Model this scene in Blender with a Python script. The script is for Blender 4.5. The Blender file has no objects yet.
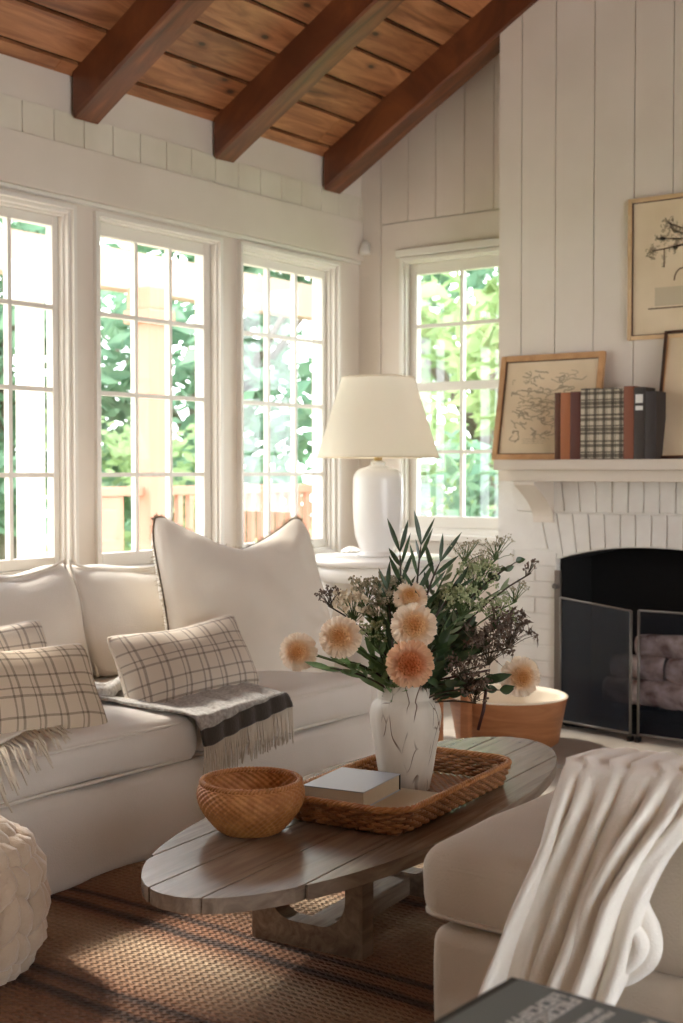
import bpy, math, random
from mathutils import Vector, Matrix, noise
R_ = random.Random(7)
PI = math.pi
C = bpy.context.scene.collection
# ------------------------------------------------------------------ camera
FPX, TH, CH = 1300.0, math.radians(36.4), 1.15
PITCH = math.atan((511.5 - 470) / FPX)
F = Vector((math.cos(TH) * math.cos(PITCH), math.sin(TH) * math.cos(PITCH), -math.sin(PITCH)))
RT = Vector((math.sin(TH), -math.cos(TH), 0))
UP = RT.cross(F)
CAM = Vector((0, 0, CH))
def at(px, py, ax, v):
    "point of the place on the plane ax = v that the photograph shows at px, py"
    d = F + RT * ((px - 341.5) / FPX) - UP * ((py - 511.5) / FPX)
    i = 'xyz'.index(ax)
    return CAM + d * ((v - CAM[i]) / d[i])
def atd(px, py, depth):
    d = F + RT * ((px - 341.5) / FPX) - UP * ((py - 511.5) / FPX)
    return CAM + d * depth
cam_d = bpy.data.cameras.new('camera'); cam = bpy.data.objects.new('camera', cam_d); C.objects.link(cam)
cam_d.sensor_fit = 'VERTICAL'; cam_d.sensor_height = 36; cam_d.sensor_width = 24; cam_d.lens = FPX / 1023 * 36
cam_d.clip_end = 300; cam_d.clip_start = .05
cam.matrix_world = Matrix.Translation(CAM) @ Matrix((RT, UP, -F)).transposed().to_4x4()
cam_d.dof.use_dof = True; cam_d.dof.focus_distance = 3.2; cam_d.dof.aperture_fstop = 4.5
bpy.context.scene.camera = cam

# ------------------------------------------------------------------ materials
def new_mat(name):
    m = bpy.data.materials.new(name); m.use_nodes = True
    nt = m.node_tree; b = nt.nodes['Principled BSDF']
    return m, nt, b
def N(nt, t, **k):
    n = nt.nodes.new(t)
    for a, v in k.items(): setattr(n, a, v)
    return n
def c4(c): return (c[0], c[1], c[2], 1)
def srgb(r, g, b):
    f = lambda v: (v / 255 / 12.92) if v <= 10 else ((v / 255 + .055) / 1.055) ** 2.4
    return (f(r), f(g), f(b))
def coords(nt, scale=(1, 1, 1), kind='Object', island=False):
    tc = N(nt, 'ShaderNodeTexCoord'); mp = N(nt, 'ShaderNodeMapping'); mp.inputs['Scale'].default_value = scale
    src = tc.outputs[kind]
    if island:
        g = N(nt, 'ShaderNodeNewGeometry'); cm = N(nt, 'ShaderNodeVectorMath', operation='MULTIPLY_ADD')
        nt.links.new(g.outputs['Random Per Island'], cm.inputs[0]); cm.inputs[1].default_value = (37, 53, 71)
        nt.links.new(src, cm.inputs[2]); src = cm.outputs[0]
    nt.links.new(src, mp.inputs['Vector']); return mp.outputs[0]
def ramp(nt, fac, stops, interp='LINEAR'):
    r = N(nt, 'ShaderNodeValToRGB'); r.color_ramp.interpolation = interp
    e = r.color_ramp.elements
    while len(e) < len(stops): e.new(.5)
    for i, (p, c) in enumerate(stops): e[i].position = p; e[i].color = c4(c)
    nt.links.new(fac, r.inputs[0]); return r.outputs[0]
def noise_n(nt, vec, scale, detail=4, dist=0, rough=.5):
    n = N(nt, 'ShaderNodeTexNoise'); n.inputs['Scale'].default_value = scale; n.inputs['Detail'].default_value = detail
    n.inputs['Distortion'].default_value = dist; n.inputs['Roughness'].default_value = rough
    nt.links.new(vec, n.inputs['Vector']); return n.outputs['Fac']
def bump(nt, b, h, strength, dist=.01):
    n = N(nt, 'ShaderNodeBump'); n.inputs['Strength'].default_value = strength; n.inputs['Distance'].default_value = dist
    nt.links.new(h, n.inputs['Height']); nt.links.new(n.outputs[0], b.inputs['Normal'])
def mth(nt, op, a, b=None, c=None):
    n = N(nt, 'ShaderNodeMath', operation=op)
    for i, v in enumerate((a, b, c)):
        if v is None: continue
        if isinstance(v, (int, float)): n.inputs[i].default_value = v
        else: nt.links.new(v, n.inputs[i])
    return n.outputs[0]
def mixc(nt, fac, a, b, mode='MIX'):
    n = N(nt, 'ShaderNodeMix', data_type='RGBA', blend_type=mode)
    for i, v in ((0, fac), (6, a), (7, b)):
        if isinstance(v, (int, float)): n.inputs[i].default_value = v
        elif isinstance(v, tuple): n.inputs[i].default_value = c4(v)
        else: nt.links.new(v, n.inputs[i])
    return n.outputs[2]
def plain(name, col, rough=.6, nscale=0, nstr=0, col2=None, vscale=3, metal=0, sheen=0, scale=(1, 1, 1), trans=0, dist=.004):
    m, nt, b = new_mat(name); b.inputs['Base Color'].default_value = c4(col); b.inputs['Roughness'].default_value = rough
    b.inputs['Metallic'].default_value = metal
    if sheen: b.inputs['Sheen Weight'].default_value = sheen
    if col2 or nstr: v = coords(nt, scale)
    if col2: nt.links.new(ramp(nt, noise_n(nt, v, vscale), [(.3, col), (.7, col2)]), b.inputs['Base Color'])
    if nstr: bump(nt, b, noise_n(nt, v, nscale), nstr, dist)
    return m
def wood(name, stops, scale=(1.3, 14, 14), rough=.5, knots=0, island=True, bs=.25, hue=.35):
    m, nt, b = new_mat(name); v = coords(nt, scale, island=island)
    f = noise_n(nt, v, 1.6, 6, 1.2, .6); col = ramp(nt, f, stops)
    if island:
        g = N(nt, 'ShaderNodeNewGeometry')
        k = mth(nt, 'MULTIPLY_ADD', g.outputs['Random Per Island'], hue, 1 - hue / 2)
        hs = N(nt, 'ShaderNodeHueSaturation'); nt.links.new(col, hs.inputs['Color']); nt.links.new(k, hs.inputs['Value']); col = hs.outputs[0]
    if knots:
        v2 = coords(nt, (2.4, 5, 5), island=island); vo = N(nt, 'ShaderNodeTexVoronoi'); vo.inputs['Scale'].default_value = 1.5
        nt.links.new(v2, vo.inputs['Vector'])
        kf = ramp(nt, vo.outputs['Distance'], [(.0, (1, 1, 1)), (.06, (.9, .9, .9)), (.10, (.35, .35, .35)), (.2, (0, 0, 0))])
        col = mixc(nt, kf, col, tuple(c * .22 for c in stops[0][1]))
    nt.links.new(col, b.inputs['Base Color']); b.inputs['Roughness'].default_value = rough
    bump(nt, b, f, bs, .003); return m
M = {}
M['white'] = plain('painted_white_wood', srgb(220, 208, 193), .5, 6, .12, srgb(211, 198, 182), 2.2)
M['sash'] = plain('window_white_gloss', srgb(223, 216, 204), .38, 30, .05)
M['frieze'] = plain('old_cream_paint', srgb(218, 208, 190), .6, 18, .3, srgb(204, 193, 172), 3)
M['plaster'] = plain('painted_brick_white', srgb(226, 222, 214), .75, 40, .5, srgb(215, 209, 200), 6)
M['ceil'] = wood('pine_ceiling_boards', [(.25, srgb(86, 48, 28)), (.42, srgb(130, 78, 46)), (.58, srgb(164, 108, 70)), (.78, srgb(194, 138, 94))], (1.1, 9, 9), .4, 1, hue=.4)
M['beam'] = wood('red_brown_beam', [(.25, srgb(54, 28, 16)), (.5, srgb(100, 54, 30)), (.75, srgb(134, 78, 44))], (9, 1.4, 1.4), .38, 0, hue=.15)
M['dark_gap'] = plain('dark_board_backing', srgb(34, 20, 12), .9)
M['groove'] = plain('shadow_gap_backing', srgb(150, 142, 128), .9)
M['table'] = wood('weathered_oak', [(.25, srgb(100, 84, 70)), (.5, srgb(132, 114, 98)), (.75, srgb(156, 140, 124))], (1.3, 16, 16), .24, 0, hue=.2)
M['tub'] = wood('honey_wood', [(.25, srgb(136, 84, 50)), (.5, srgb(164, 106, 66)), (.75, srgb(184, 128, 84))], (2, 2, 14), .45, 0, island=False)
M['tub_in'] = plain('pale_wood_inside', srgb(232, 218, 196), .6, 20, .2)
M['frame_oak'] = wood('oak_frame', [(.3, srgb(176, 128, 84)), (.7, srgb(204, 160, 112))], (6, 6, 6), .4, 0)
M['frame_pale'] = wood('pale_oak_frame', [(.3, srgb(196, 160, 118)), (.7, srgb(214, 182, 140))], (6, 6, 6), .4, 0)
M['frame_dark'] = wood('walnut_frame', [(.3, srgb(52, 30, 20)), (.7, srgb(84, 50, 32))], (6, 6, 6), .4, 0)
M['paper'] = plain('aged_paper', srgb(226, 206, 174), .8, 0, 0, srgb(212, 190, 156), 4)
M['ink'] = plain('brown_grey_ink', srgb(168, 152, 128), .9)
M['ink_dark'] = plain('dark_brown_ink', srgb(112, 88, 70), .9)
M['ink_pale'] = plain('pale_ink_wash', srgb(196, 180, 152), .9)
M['soot'] = plain('sooted_brick', srgb(16, 14, 13), .95, 30, .4)
M['iron'] = plain('black_iron', srgb(28, 27, 27), .5, metal=.6)
M['iron_edge'] = plain('worn_grey_iron', srgb(120, 112, 104), .45, metal=.5)
M['log'] = plain('split_birch', srgb(250, 228, 210), .8, 40, .9, srgb(130, 92, 72), 16, dist=.01)
M['stone'] = plain('pale_hearth_stone', srgb(176, 166, 154), .55, 25, .3, srgb(150, 140, 128), 4)
M['linen'] = plain('off_white_linen', srgb(224, 216, 206), .9, 260, .35, srgb(214, 205, 193), 3, sheen=.3)
M['linen_chair'] = plain('oatmeal_linen', srgb(204, 190, 172), .9, 220, .45, srgb(194, 180, 160), 5, sheen=.3)
M['piping'] = plain('linen_piping', srgb(220, 212, 200), .9)
M['pillow'] = plain('cream_linen_pillow', srgb(236, 227, 212), .9, 240, .3, srgb(228, 217, 200), 3, sheen=.3)
M['fringe_dark'] = plain('brown_eyelash_trim', srgb(96, 82, 66), .9)
M['throw_grey'] = plain('flecked_grey_wool', srgb(196, 192, 186), .95, 180, .8, srgb(140, 134, 126), 90, sheen=.4)
M['band'] = plain('charcoal_wool', srgb(62, 56, 50), .95, 160, .6, sheen=.3)
M['fringe'] = plain('cream_wool_fringe', srgb(214, 202, 184), .95)
M['throw_white'] = plain('ivory_wool', srgb(250, 245, 235), .92, 300, .5, srgb(246, 240, 228), 6, sheen=.5)
M['wool'] = plain('chunky_ivory_wool', srgb(190, 168, 144), .95, 120, .7, sheen=.4)
M['lamp'] = plain('white_ceramic', srgb(236, 232, 226), .25, 12, .2)
M['brass'] = plain('brass', srgb(190, 160, 110), .35, metal=.8)
M['vase'] = None
M['book_silver'] = plain('pale_blue_grey_cover', srgb(170, 176, 186), .28)
M['pages'] = plain('page_edges', srgb(206, 190, 162), .8, 300, .3, scale=(1, 1, 12))
M['black'] = plain('black_cloth_cover', srgb(26, 25, 24), .5)
M['charcoal'] = plain('charcoal_cover', srgb(104, 110, 110), .45)
M['letter'] = plain('pale_lettering', srgb(226, 224, 218), .6)
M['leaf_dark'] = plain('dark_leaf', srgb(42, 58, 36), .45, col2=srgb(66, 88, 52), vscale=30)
M['leaf_mid'] = plain('mid_leaf', srgb(84, 114, 66), .5, col2=srgb(128, 152, 96), vscale=30)
M['leaf_grey'] = plain('sage_leaf', srgb(120, 134, 100), .6, col2=srgb(150, 160, 124), vscale=30)
M['stem'] = plain('brown_stem', srgb(62, 50, 34), .6)
M['stem_green'] = plain('green_stem', srgb(80, 100, 56), .6)
M['seed'] = plain('brown_seed_heads', srgb(84, 66, 56), .8, col2=srgb(130, 112, 96), vscale=60)
M['umbel'] = plain('greyish_umbel', srgb(150, 140, 112), .8, col2=srgb(190, 182, 156), vscale=60)
M['umbel_green'] = plain('pale_green_umbel', srgb(128, 142, 92), .8, col2=srgb(186, 192, 150), vscale=60)
M['cream_flower'] = plain('cream_floret', srgb(226, 208, 180), .8)
M['porch_orange'] = plain('terracotta_painted_wood', srgb(194, 136, 112), .6, 20, .2)
M['porch_white'] = plain('porch_white_paint', srgb(206, 196, 188), .6)
M['porch_roof'] = plain('pinkish_porch_boards', srgb(196, 162, 146), .6)
M['grass'] = plain('lawn', srgb(86, 120, 56), .9, 10, .5, srgb(120, 150, 76), 1)
M['bark'] = plain('tree_bark', srgb(104, 92, 78), .9, 30, .6)
def leafmat(name, a, b_):
    m, nt, b = new_mat(name); v = coords(nt, (1, 1, 1), island=True)
    col = ramp(nt, noise_n(nt, v, 2.), [(.3, a), (.7, b_)])
    d = N(nt, 'ShaderNodeBsdfDiffuse'); t = N(nt, 'ShaderNodeBsdfTranslucent'); mx = N(nt, 'ShaderNodeMixShader'); mx.inputs[0].default_value = .4
    nt.links.new(col, d.inputs[0]); nt.links.new(col, t.inputs[0]); nt.links.new(d.outputs[0], mx.inputs[1]); nt.links.new(t.outputs[0], mx.inputs[2])
    nt.links.new(mx.outputs[0], nt.nodes['Material Output'].inputs[0]); return m
M['tree_dark'] = leafmat('hazed_dark_tree_leaves', srgb(104, 140, 116), srgb(150, 180, 146))  # blue green leaves, paled so the colour itself carries outdoor haze
M['tree_light'] = leafmat('hazed_bright_tree_leaves', srgb(140, 166, 112), srgb(190, 208, 154))  # light green leaves, haze likewise mixed into the colour
def glassmat():
    m, nt, b = new_mat('window_glass')
    t = N(nt, 'ShaderNodeBsdfTransparent'); g = N(nt, 'ShaderNodeBsdfGlossy'); g.inputs['Roughness'].default_value = .02
    mx = N(nt, 'ShaderNodeMixShader'); mx.inputs[0].default_value = .05; nt.links.new(t.outputs[0], mx.inputs[1]); nt.links.new(g.outputs[0], mx.inputs[2])
    nt.links.new(mx.outputs[0], nt.nodes['Material Output'].inputs[0]); return m
M['glass'] = glassmat()
def meshscreen(k=.6):
    m, nt, b = new_mat('smoked_screen_mesh'); t = N(nt, 'ShaderNodeBsdfTransparent'); mx = N(nt, 'ShaderNodeMixShader')
    b.inputs['Base Color'].default_value = c4(srgb(40, 46, 54)); b.inputs['Roughness'].default_value = .3; mx.inputs[0].default_value = k
    t.inputs[0].default_value = (.9, .9, .95, 1)
    nt.links.new(t.outputs[0], mx.inputs[1]); nt.links.new(b.outputs[0], mx.inputs[2]); nt.links.new(mx.outputs[0], nt.nodes['Material Output'].inputs[0]); return m
M['screen'] = meshscreen(.62); M['screen_thin'] = meshscreen(.16)
def shademat():
    m, nt, b = new_mat('linen_lampshade'); col = c4(srgb(244, 236, 220))
    d = N(nt, 'ShaderNodeBsdfDiffuse'); t = N(nt, 'ShaderNodeBsdfTranslucent'); mx = N(nt, 'ShaderNodeMixShader'); mx.inputs[0].default_value = .5
    d.inputs[0].default_value = col; t.inputs[0].default_value = col
    nt.links.new(d.outputs[0], mx.inputs[1]); nt.links.new(t.outputs[0], mx.inputs[2]); nt.links.new(mx.outputs[0], nt.nodes['Material Output'].inputs[0]); return m
M['shade'] = shademat()
def plaid(name, base, line, gx, gy, off=0.0, LX=((0.0, .022), (.16, .03), (.5, .016), (.62, .028)), LY=((0.1, .03), (.3, .02), (.62, .026)), k1=.55, k2=.85):
    m, nt, b = new_mat(name); tc = N(nt, 'ShaderNodeTexCoord'); s = N(nt, 'ShaderNodeSeparateXYZ'); nt.links.new(tc.outputs['UV'], s.inputs[0])
    tot = None
    for out, period, lines in ((0, gx, LX), (1, gy, LY)):
        u = mth(nt, 'FRACT', mth(nt, 'ADD', mth(nt, 'DIVIDE', s.outputs[out], period), 10.13 + off))
        for p, w in lines:
            d = mth(nt, 'ABSOLUTE', mth(nt, 'SUBTRACT', u, p + .1)); l = mth(nt, 'MULTIPLY', mth(nt, 'LESS_THAN', d, w), k1)
            tot = l if tot is None else mth(nt, 'ADD', tot, l)
    tot = mth(nt, 'MINIMUM', tot, k2)
    v = coords(nt, (1, 1, 1)); n = noise_n(nt, v, 300)
    f = mth(nt, 'MULTIPLY', tot, mth(nt, 'ADD', mth(nt, 'MULTIPLY', n, .8), .5))
    nt.links.new(mixc(nt, f, base, line), b.inputs['Base Color']); b.inputs['Roughness'].default_value = .95; bump(nt, b, n, .5, .003); return m
M['plaid'] = plaid('ivory_windowpane_plaid', srgb(220, 208, 192), srgb(92, 76, 66), .155, .12)
M['plaid_tan'] = plaid('beige_windowpane_plaid', srgb(206, 188, 164), srgb(76, 58, 46), .15, .13, .3)
M['plaid_book'] = plaid('shaded_tartan_cover', srgb(196, 184, 162), srgb(24, 14, 12), .034, .11, 0, ((-.1, .12), (.78, .16)), ((.02, .05), (.17, .07), (.3, .03), (.55, .06), (.72, .04)), .75, .95)
def vasemat():
    m, nt, b = new_mat('crackled_white_glaze'); v = coords(nt, (1, 1, .28))
    n = N(nt, 'ShaderNodeTexNoise'); n.inputs['Scale'].default_value = 10; nt.links.new(v, n.inputs['Vector'])
    mx = mixc(nt, .1, v, n.outputs['Color'], 'MIX')
    vo = N(nt, 'ShaderNodeTexVoronoi', feature='DISTANCE_TO_EDGE'); vo.inputs['Scale'].default_value = 24; nt.links.new(mx, vo.inputs['Vector'])
    n2 = noise_n(nt, coords(nt, (1, 1, .6)), 13, 2)
    crack = mth(nt, 'MULTIPLY', ramp(nt, vo.outputs['Distance'], [(0, (1, 1, 1)), (.02, (.9, .9, .9)), (.036, (0, 0, 0))]), ramp(nt, n2, [(.46, (0, 0, 0)), (.54, (1, 1, 1))]))
    base = ramp(nt, noise_n(nt, v, 20), [(.3, srgb(206, 196, 180)), (.7, srgb(226, 218, 204))])
    nt.links.new(mixc(nt, crack, base, srgb(112, 90, 68)), b.inputs['Base Color']); b.inputs['Roughness'].default_value = .6
    inv = mth(nt, 'SUBTRACT', 1.0, crack); bump(nt, b, inv, .5, .004); return m
M['vase'] = vasemat()
def petalmat(name, inner, mid, outer):
    m, nt, b = new_mat(name); tc = N(nt, 'ShaderNodeTexCoord'); s = N(nt, 'ShaderNodeSeparateXYZ'); nt.links.new(tc.outputs['Object'], s.inputs[0])
    r = mth(nt, 'SQRT', mth(nt, 'ADD', mth(nt, 'POWER', mth(nt, 'ABSOLUTE', s.outputs[0]), 2.0), mth(nt, 'POWER', mth(nt, 'ABSOLUTE', s.outputs[1]), 2.0)))
    col = ramp(nt, mth(nt, 'MULTIPLY', r, 20.), [(.18, inner), (.44, mid), (.72, outer)])
    d = N(nt, 'ShaderNodeBsdfDiffuse'); t = N(nt, 'ShaderNodeBsdfTranslucent'); mx = N(nt, 'ShaderNodeMixShader'); mx.inputs[0].default_value = .38
    nt.links.new(col, d.inputs[0]); nt.links.new(col, t.inputs[0]); nt.links.new(d.outputs[0], mx.inputs[1]); nt.links.new(t.outputs[0], mx.inputs[2])
    nt.links.new(mx.outputs[0], nt.nodes['Material Output'].inputs[0]); return m
M['petal_cream'] = petalmat('cream_dahlia_petals', srgb(228, 166, 104), srgb(246, 210, 160), srgb(252, 238, 218))
M['petal_peach'] = petalmat('peach_dahlia_petals', srgb(206, 116, 70), srgb(232, 158, 108), srgb(250, 216, 180))
M['cane'] = plain('golden_cane', srgb(198, 140, 82), .5, 60, .3, srgb(166, 106, 58), 40)
M['cane_dark'] = plain('brown_cane', srgb(176, 122, 76), .5, 60, .3, srgb(132, 84, 50), 30)
def rugmat():
    m, nt, b = new_mat('striped_jute_rug'); tc = N(nt, 'ShaderNodeTexCoord'); s = N(nt, 'ShaderNodeSeparateXYZ'); nt.links.new(tc.outputs['Object'], s.inputs[0])
    wob = noise_n(nt, coords(nt, (1, 1, 1)), 2.0, 3)
    fine = noise_n(nt, coords(nt, (60, 6, 1)), 1.5, 3)
    x = mth(nt, 'ADD', s.outputs[0], mth(nt, 'ADD', mth(nt, 'MULTIPLY', wob, .05), mth(nt, 'MULTIPLY', fine, .02)))
    t = mth(nt, 'DIVIDE', mth(nt, 'SUBTRACT', x, 1.0), 3.2)
    A, B, D, G = srgb(166, 128, 98), srgb(142, 98, 70), srgb(70, 50, 40), srgb(184, 156, 126)
    def p(xx): return (xx - 1.0 + .035) / 3.2
    st = [(p(1.1), B), (p(1.7), A), (p(1.86), B), (p(1.885), D), (p(1.90), D), (p(1.915), B), (p(1.965), D), (p(1.98), B), (p(2.03), A), (p(2.2), G), (p(2.285), B), (p(2.30), D), (p(2.325), D), (p(2.335), B),
          (p(2.375), B), (p(2.385), D), (p(2.40), D), (p(2.41), B), (p(2.5), A), (p(2.72), G), (p(2.8), B), (p(2.83), D), (p(2.86), B), (p(3.1), G), (p(3.3), A), (p(3.32), D), (p(3.36), B), (p(3.7), G)]
    col = ramp(nt, t, st)
    # braided rows
    rows = mth(nt, 'SINE', mth(nt, 'MULTIPLY', s.outputs[0], 2 * PI / .018))
    tw = mth(nt, 'SINE', mth(nt, 'ADD', mth(nt, 'MULTIPLY', s.outputs[1], 2 * PI / .022), mth(nt, 'MULTIPLY', rows, 1.2)))
    h = mth(nt, 'ADD', mth(nt, 'MULTIPLY', rows, .5), mth(nt, 'MULTIPLY', tw, .5))
    n = noise_n(nt, coords(nt, (1, 1, 1)), 160, 2)
    h = mth(nt, 'ADD', h, n)
    k = mth(nt, 'ADD', mth(nt, 'MULTIPLY', h, .09), .86)
    nt.links.new(mixc(nt, 1.0, col, k, 'MULTIPLY'), b.inputs['Base Color']); b.inputs['Roughness'].default_value = .85; bump(nt, b, h, .9, .006); return m
M['rug'] = rugmat()

# ------------------------------------------------------------------ mesh builder
class MB:
    def __init__(s): s.v = []; s.f = []; s.uv = {}
    def quad(s, a, b, c, d):
        i = len(s.v); s.v += [Vector(a), Vector(b), Vector(c), Vector(d)]; s.f.append((i, i + 1, i + 2, i + 3))
    def box(s, lo, hi, mtx=None):
        i = len(s.v); p = [Vector((x, y, z)) for z in (lo[2], hi[2]) for y in (lo[1], hi[1]) for x in (lo[0], hi[0])]
        if mtx: p = [mtx @ q for q in p]
        s.v += p
        s.f += [tuple(i + k for k in q) for q in ((0, 2, 3, 1), (4, 5, 7, 6), (0, 1, 5, 4), (2, 6, 7, 3), (0, 4, 6, 2), (1, 3, 7, 5))]
        return s
    def hexa(s, p):
        i = len(s.v); s.v += [Vector(q) for q in p]
        s.f += [tuple(i + k for k in q) for q in ((0, 3, 2, 1), (4, 5, 6, 7), (0, 1, 5, 4), (1, 2, 6, 5), (2, 3, 7, 6), (3, 0, 4, 7))]
    def grid(s, fn, nu, nv, cu=False, cv=False, uvf=None, flip=False):
        i = len(s.v); U = nu if cu else nu + 1; V = nv if cv else nv + 1
        for a in range(U):
            for b in range(V):
                u, v = a / nu, b / nv
                s.v.append(Vector(fn(u, v)))
                if uvf: s.uv[len(s.v) - 1] = uvf(u, v)
        for a in range(nu):
            for b in range(nv):
                a2, b2 = (a + 1) % U, (b + 1) % V
                q = (i + a * V + b, i + a2 * V + b, i + a2 * V + b2, i + a * V + b2)
                s.f.append(q[::-1] if flip else q)
        return s
    def tube(s, pts, r, n=8, cap=True, closed=False):
        pts = [Vector(p) for p in pts]; m = len(pts); i = len(s.v)
        if not hasattr(r, '__len__'): r = [r] * m
        prev = None
        for k, p in enumerate(pts):
            t = (pts[(k + 1) % m] - pts[k - 1]) if closed else (pts[min(k + 1, m - 1)] - pts[max(k - 1, 0)])
            t.normalize()
            if prev is None:
                a = t.orthogonal().normalized()
            else:
                a = (prev - t * prev.dot(t)); a = a.normalized() if a.length > 1e-6 else t.orthogonal().normalized()
            prev = a; b = t.cross(a)
            for j in range(n):
                an = 2 * PI * j / n; s.v.append(p + (a * math.cos(an) + b * math.sin(an)) * r[k])
        for k in range(m if closed else m - 1):
            k2 = (k + 1) % m
            for j in range(n):
                j2 = (j + 1) % n; s.f.append((i + k * n + j, i + k * n + j2, i + k2 * n + j2, i + k2 * n + j))
        if cap and not closed:
            s.f.append(tuple(i + j for j in range(n))[::-1]); s.f.append(tuple(i + (m - 1) * n + j for j in range(n)))
        return s
    def lathe(s, prof, n=48, c=(0, 0, 0)):
        c = Vector(c)
        s.grid(lambda u, v: c + Vector((prof[round(v * (len(prof) - 1))][0] * math.cos(2 * PI * u), prof[round(v * (len(prof) - 1))][0] * math.sin(2 * PI * u), prof[round(v * (len(prof) - 1))][1])), n, len(prof) - 1, cu=True)
        return s
    def ball(s, c, r, n=6, m=4, sc=(1, 1, 1), mtx=None):
        c = Vector(c)
        def fn(u, v):
            t = PI * (v * .998 + .001); p = Vector((math.sin(t) * math.cos(2 * PI * u) * sc[0], math.sin(t) * math.sin(2 * PI * u) * sc[1], -math.cos(t) * sc[2])) * r
            return c + (mtx @ p if mtx else p)
        s.grid(fn, n, m, cu=True); return s
    def build(s, name, mat, parent=None, smooth=True, bevel=0, seg=2, mtx=None, subsurf=0, label=None, solid=0, loc=None):
        me = bpy.data.meshes.new(name)
        vs = [mtx @ v for v in s.v] if mtx else s.v
        me.from_pydata([tuple(v) for v in vs], [], s.f); me.validate(); me.update()
        if s.uv:
            uvl = me.uv_layers.new(name='UVMap')
            for l in me.loops: uvl.data[l.index].uv = s.uv.get(l.vertex_index, (0, 0))
        me.materials.append(mat)
        for p in me.polygons: p.use_smooth = smooth
        o = bpy.data.objects.new(name, me); C.objects.link(o)
        if loc is not None: o.location = loc
        if parent is not None:
            o.parent = parent
        if solid: md = o.modifiers.new('s', 'SOLIDIFY'); md.thickness = solid; md.offset = 0
        if subsurf: md = o.modifiers.new('ss', 'SUBSURF'); md.levels = md.render_levels = subsurf
        if bevel:
            md = o.modifiers.new('b', 'BEVEL'); md.width = bevel; md.segments = seg; md.limit_method = 'ANGLE'; md.angle_limit = .6
            if smooth: 
                wn = o.modifiers.new('w', 'WEIGHTED_NORMAL'); wn.keep_sharp = True
        if label: o['label'] = label
        return o
def tag(o, label, cat, group=None):
    o['label'] = label; o['category'] = cat
    if group: o['group'] = group
    return o
def thing(name, label, cat, loc=(0, 0, 0), rz=0, group=None):
    o = bpy.data.objects.new(name, None); C.objects.link(o); o.location = loc; o.rotation_euler = (0, 0, rz); o.empty_display_size = .1
    return tag(o, label, cat, group)
def struct(o): o['kind'] = 'structure'; return o
def T(x, y, z): return Matrix.Translation((x, y, z))
def RZ(a): return Matrix.Rotation(a, 4, 'Z')
def RX(a): return Matrix.Rotation(a, 4, 'X')
def RY(a): return Matrix.Rotation(a, 4, 'Y')
def nz(p, s=1.0, k=0): return noise.noise(Vector((p[0] * s + k * 13.1, p[1] * s + k * 7.7, p[2] * s + k * 3.3)))

# ================================================================== SETTING
W, XB, XC = 4.0, 5.6, 5.24          # window wall, back wall, chimney face
TAN = math.tan(math.radians(30)); ZE = 2.715
YR = .6                             # ridge
XW, YS = -2.2, -3.2                 # unseen ends of the room; rear openings are added for fill light
def zc(y): return ZE + (W - y) * TAN if y > YR else ZE + (W - YR) * TAN - (YR - y) * TAN
struct(MB().box((XW, YS, -.12), (XB + .3, W + .2, -.012)).build('floor', M['stone'], smooth=False))
# walls behind the viewer; bare rear openings added to control the fill light
m = MB().box((XW - .15, YS - .15, -.05), (XB + .1, YS, .05)).box((XW - .15, YS - .15, 2.3), (XB + .1, YS, zc(YR) + .1)).box((XW - .15, YS - .15, -.05), (-.6, YS, 2.4)).box((3.2, YS - .15, -.05), (XB + .1, YS, 2.4)).box((1.1, YS - .15, -.05), (1.4, YS, 2.4))
struct(m.build('wall_behind', M['white'], smooth=False))
m = MB().box((XW - .15, YS, -.05), (XW, W + .1, zc(YR) + .1))
struct(m.build('wall_left', M['white'], smooth=False))
# window wall
GW, GP, G0 = .632, .893, 3.785        # glass width, pitch, left of the middle window
lefts = [G0 - GP * 3, G0 - GP * 2, G0 - GP, G0, G0 + GP]
ZB, ZT = .80, 2.125
OB, OT = ZB - .09, ZT + .085        # opening bottom / top
OW = .075                           # opening margin beside the glass
m = MB()
m.box((XW, W, -.05), (XB + .1, W + .16, OB))                    # below sills
m.box((XW, W, OT), (XB + .1, W + .16, ZE + .12))                # above
xs = [XW] + [v for l in lefts for v in (l - OW, l + GW + OW)] + [XB + .1]
for k in range(0, len(xs), 2): m.box((xs[k], W, OB), (xs[k + 1], W + .16, OT))
struct(m.build('wall_window', M['white'], smooth=False))
# header box, board strip and frieze above the windows
struct(MB().box((XW, W - .03, 2.243), (XB - .02, W + .001, 2.447)).build('trim_1', M['white'], smooth=False, bevel=.004))
m = MB()
x = XW
while x < XB:
    m.box((x + .001, W - .022, 2.447), (min(x + .157, XB) - .001, W + .001, 2.572)); x += .158
struct(m.build('trim_2', M['frieze'], smooth=False, bevel=.002))
struct(MB().box((XW, W - .015, 2.572), (XB, W + .001, ZE + .02)).build('trim_3', M['white'], smooth=False))
m = MB()
m.box((XW, W - .016, 2.225), (XB - .02, W + .001, 2.243))
struct(m.build('trim_4', M['sash'], smooth=False, bevel=.004))
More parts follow.
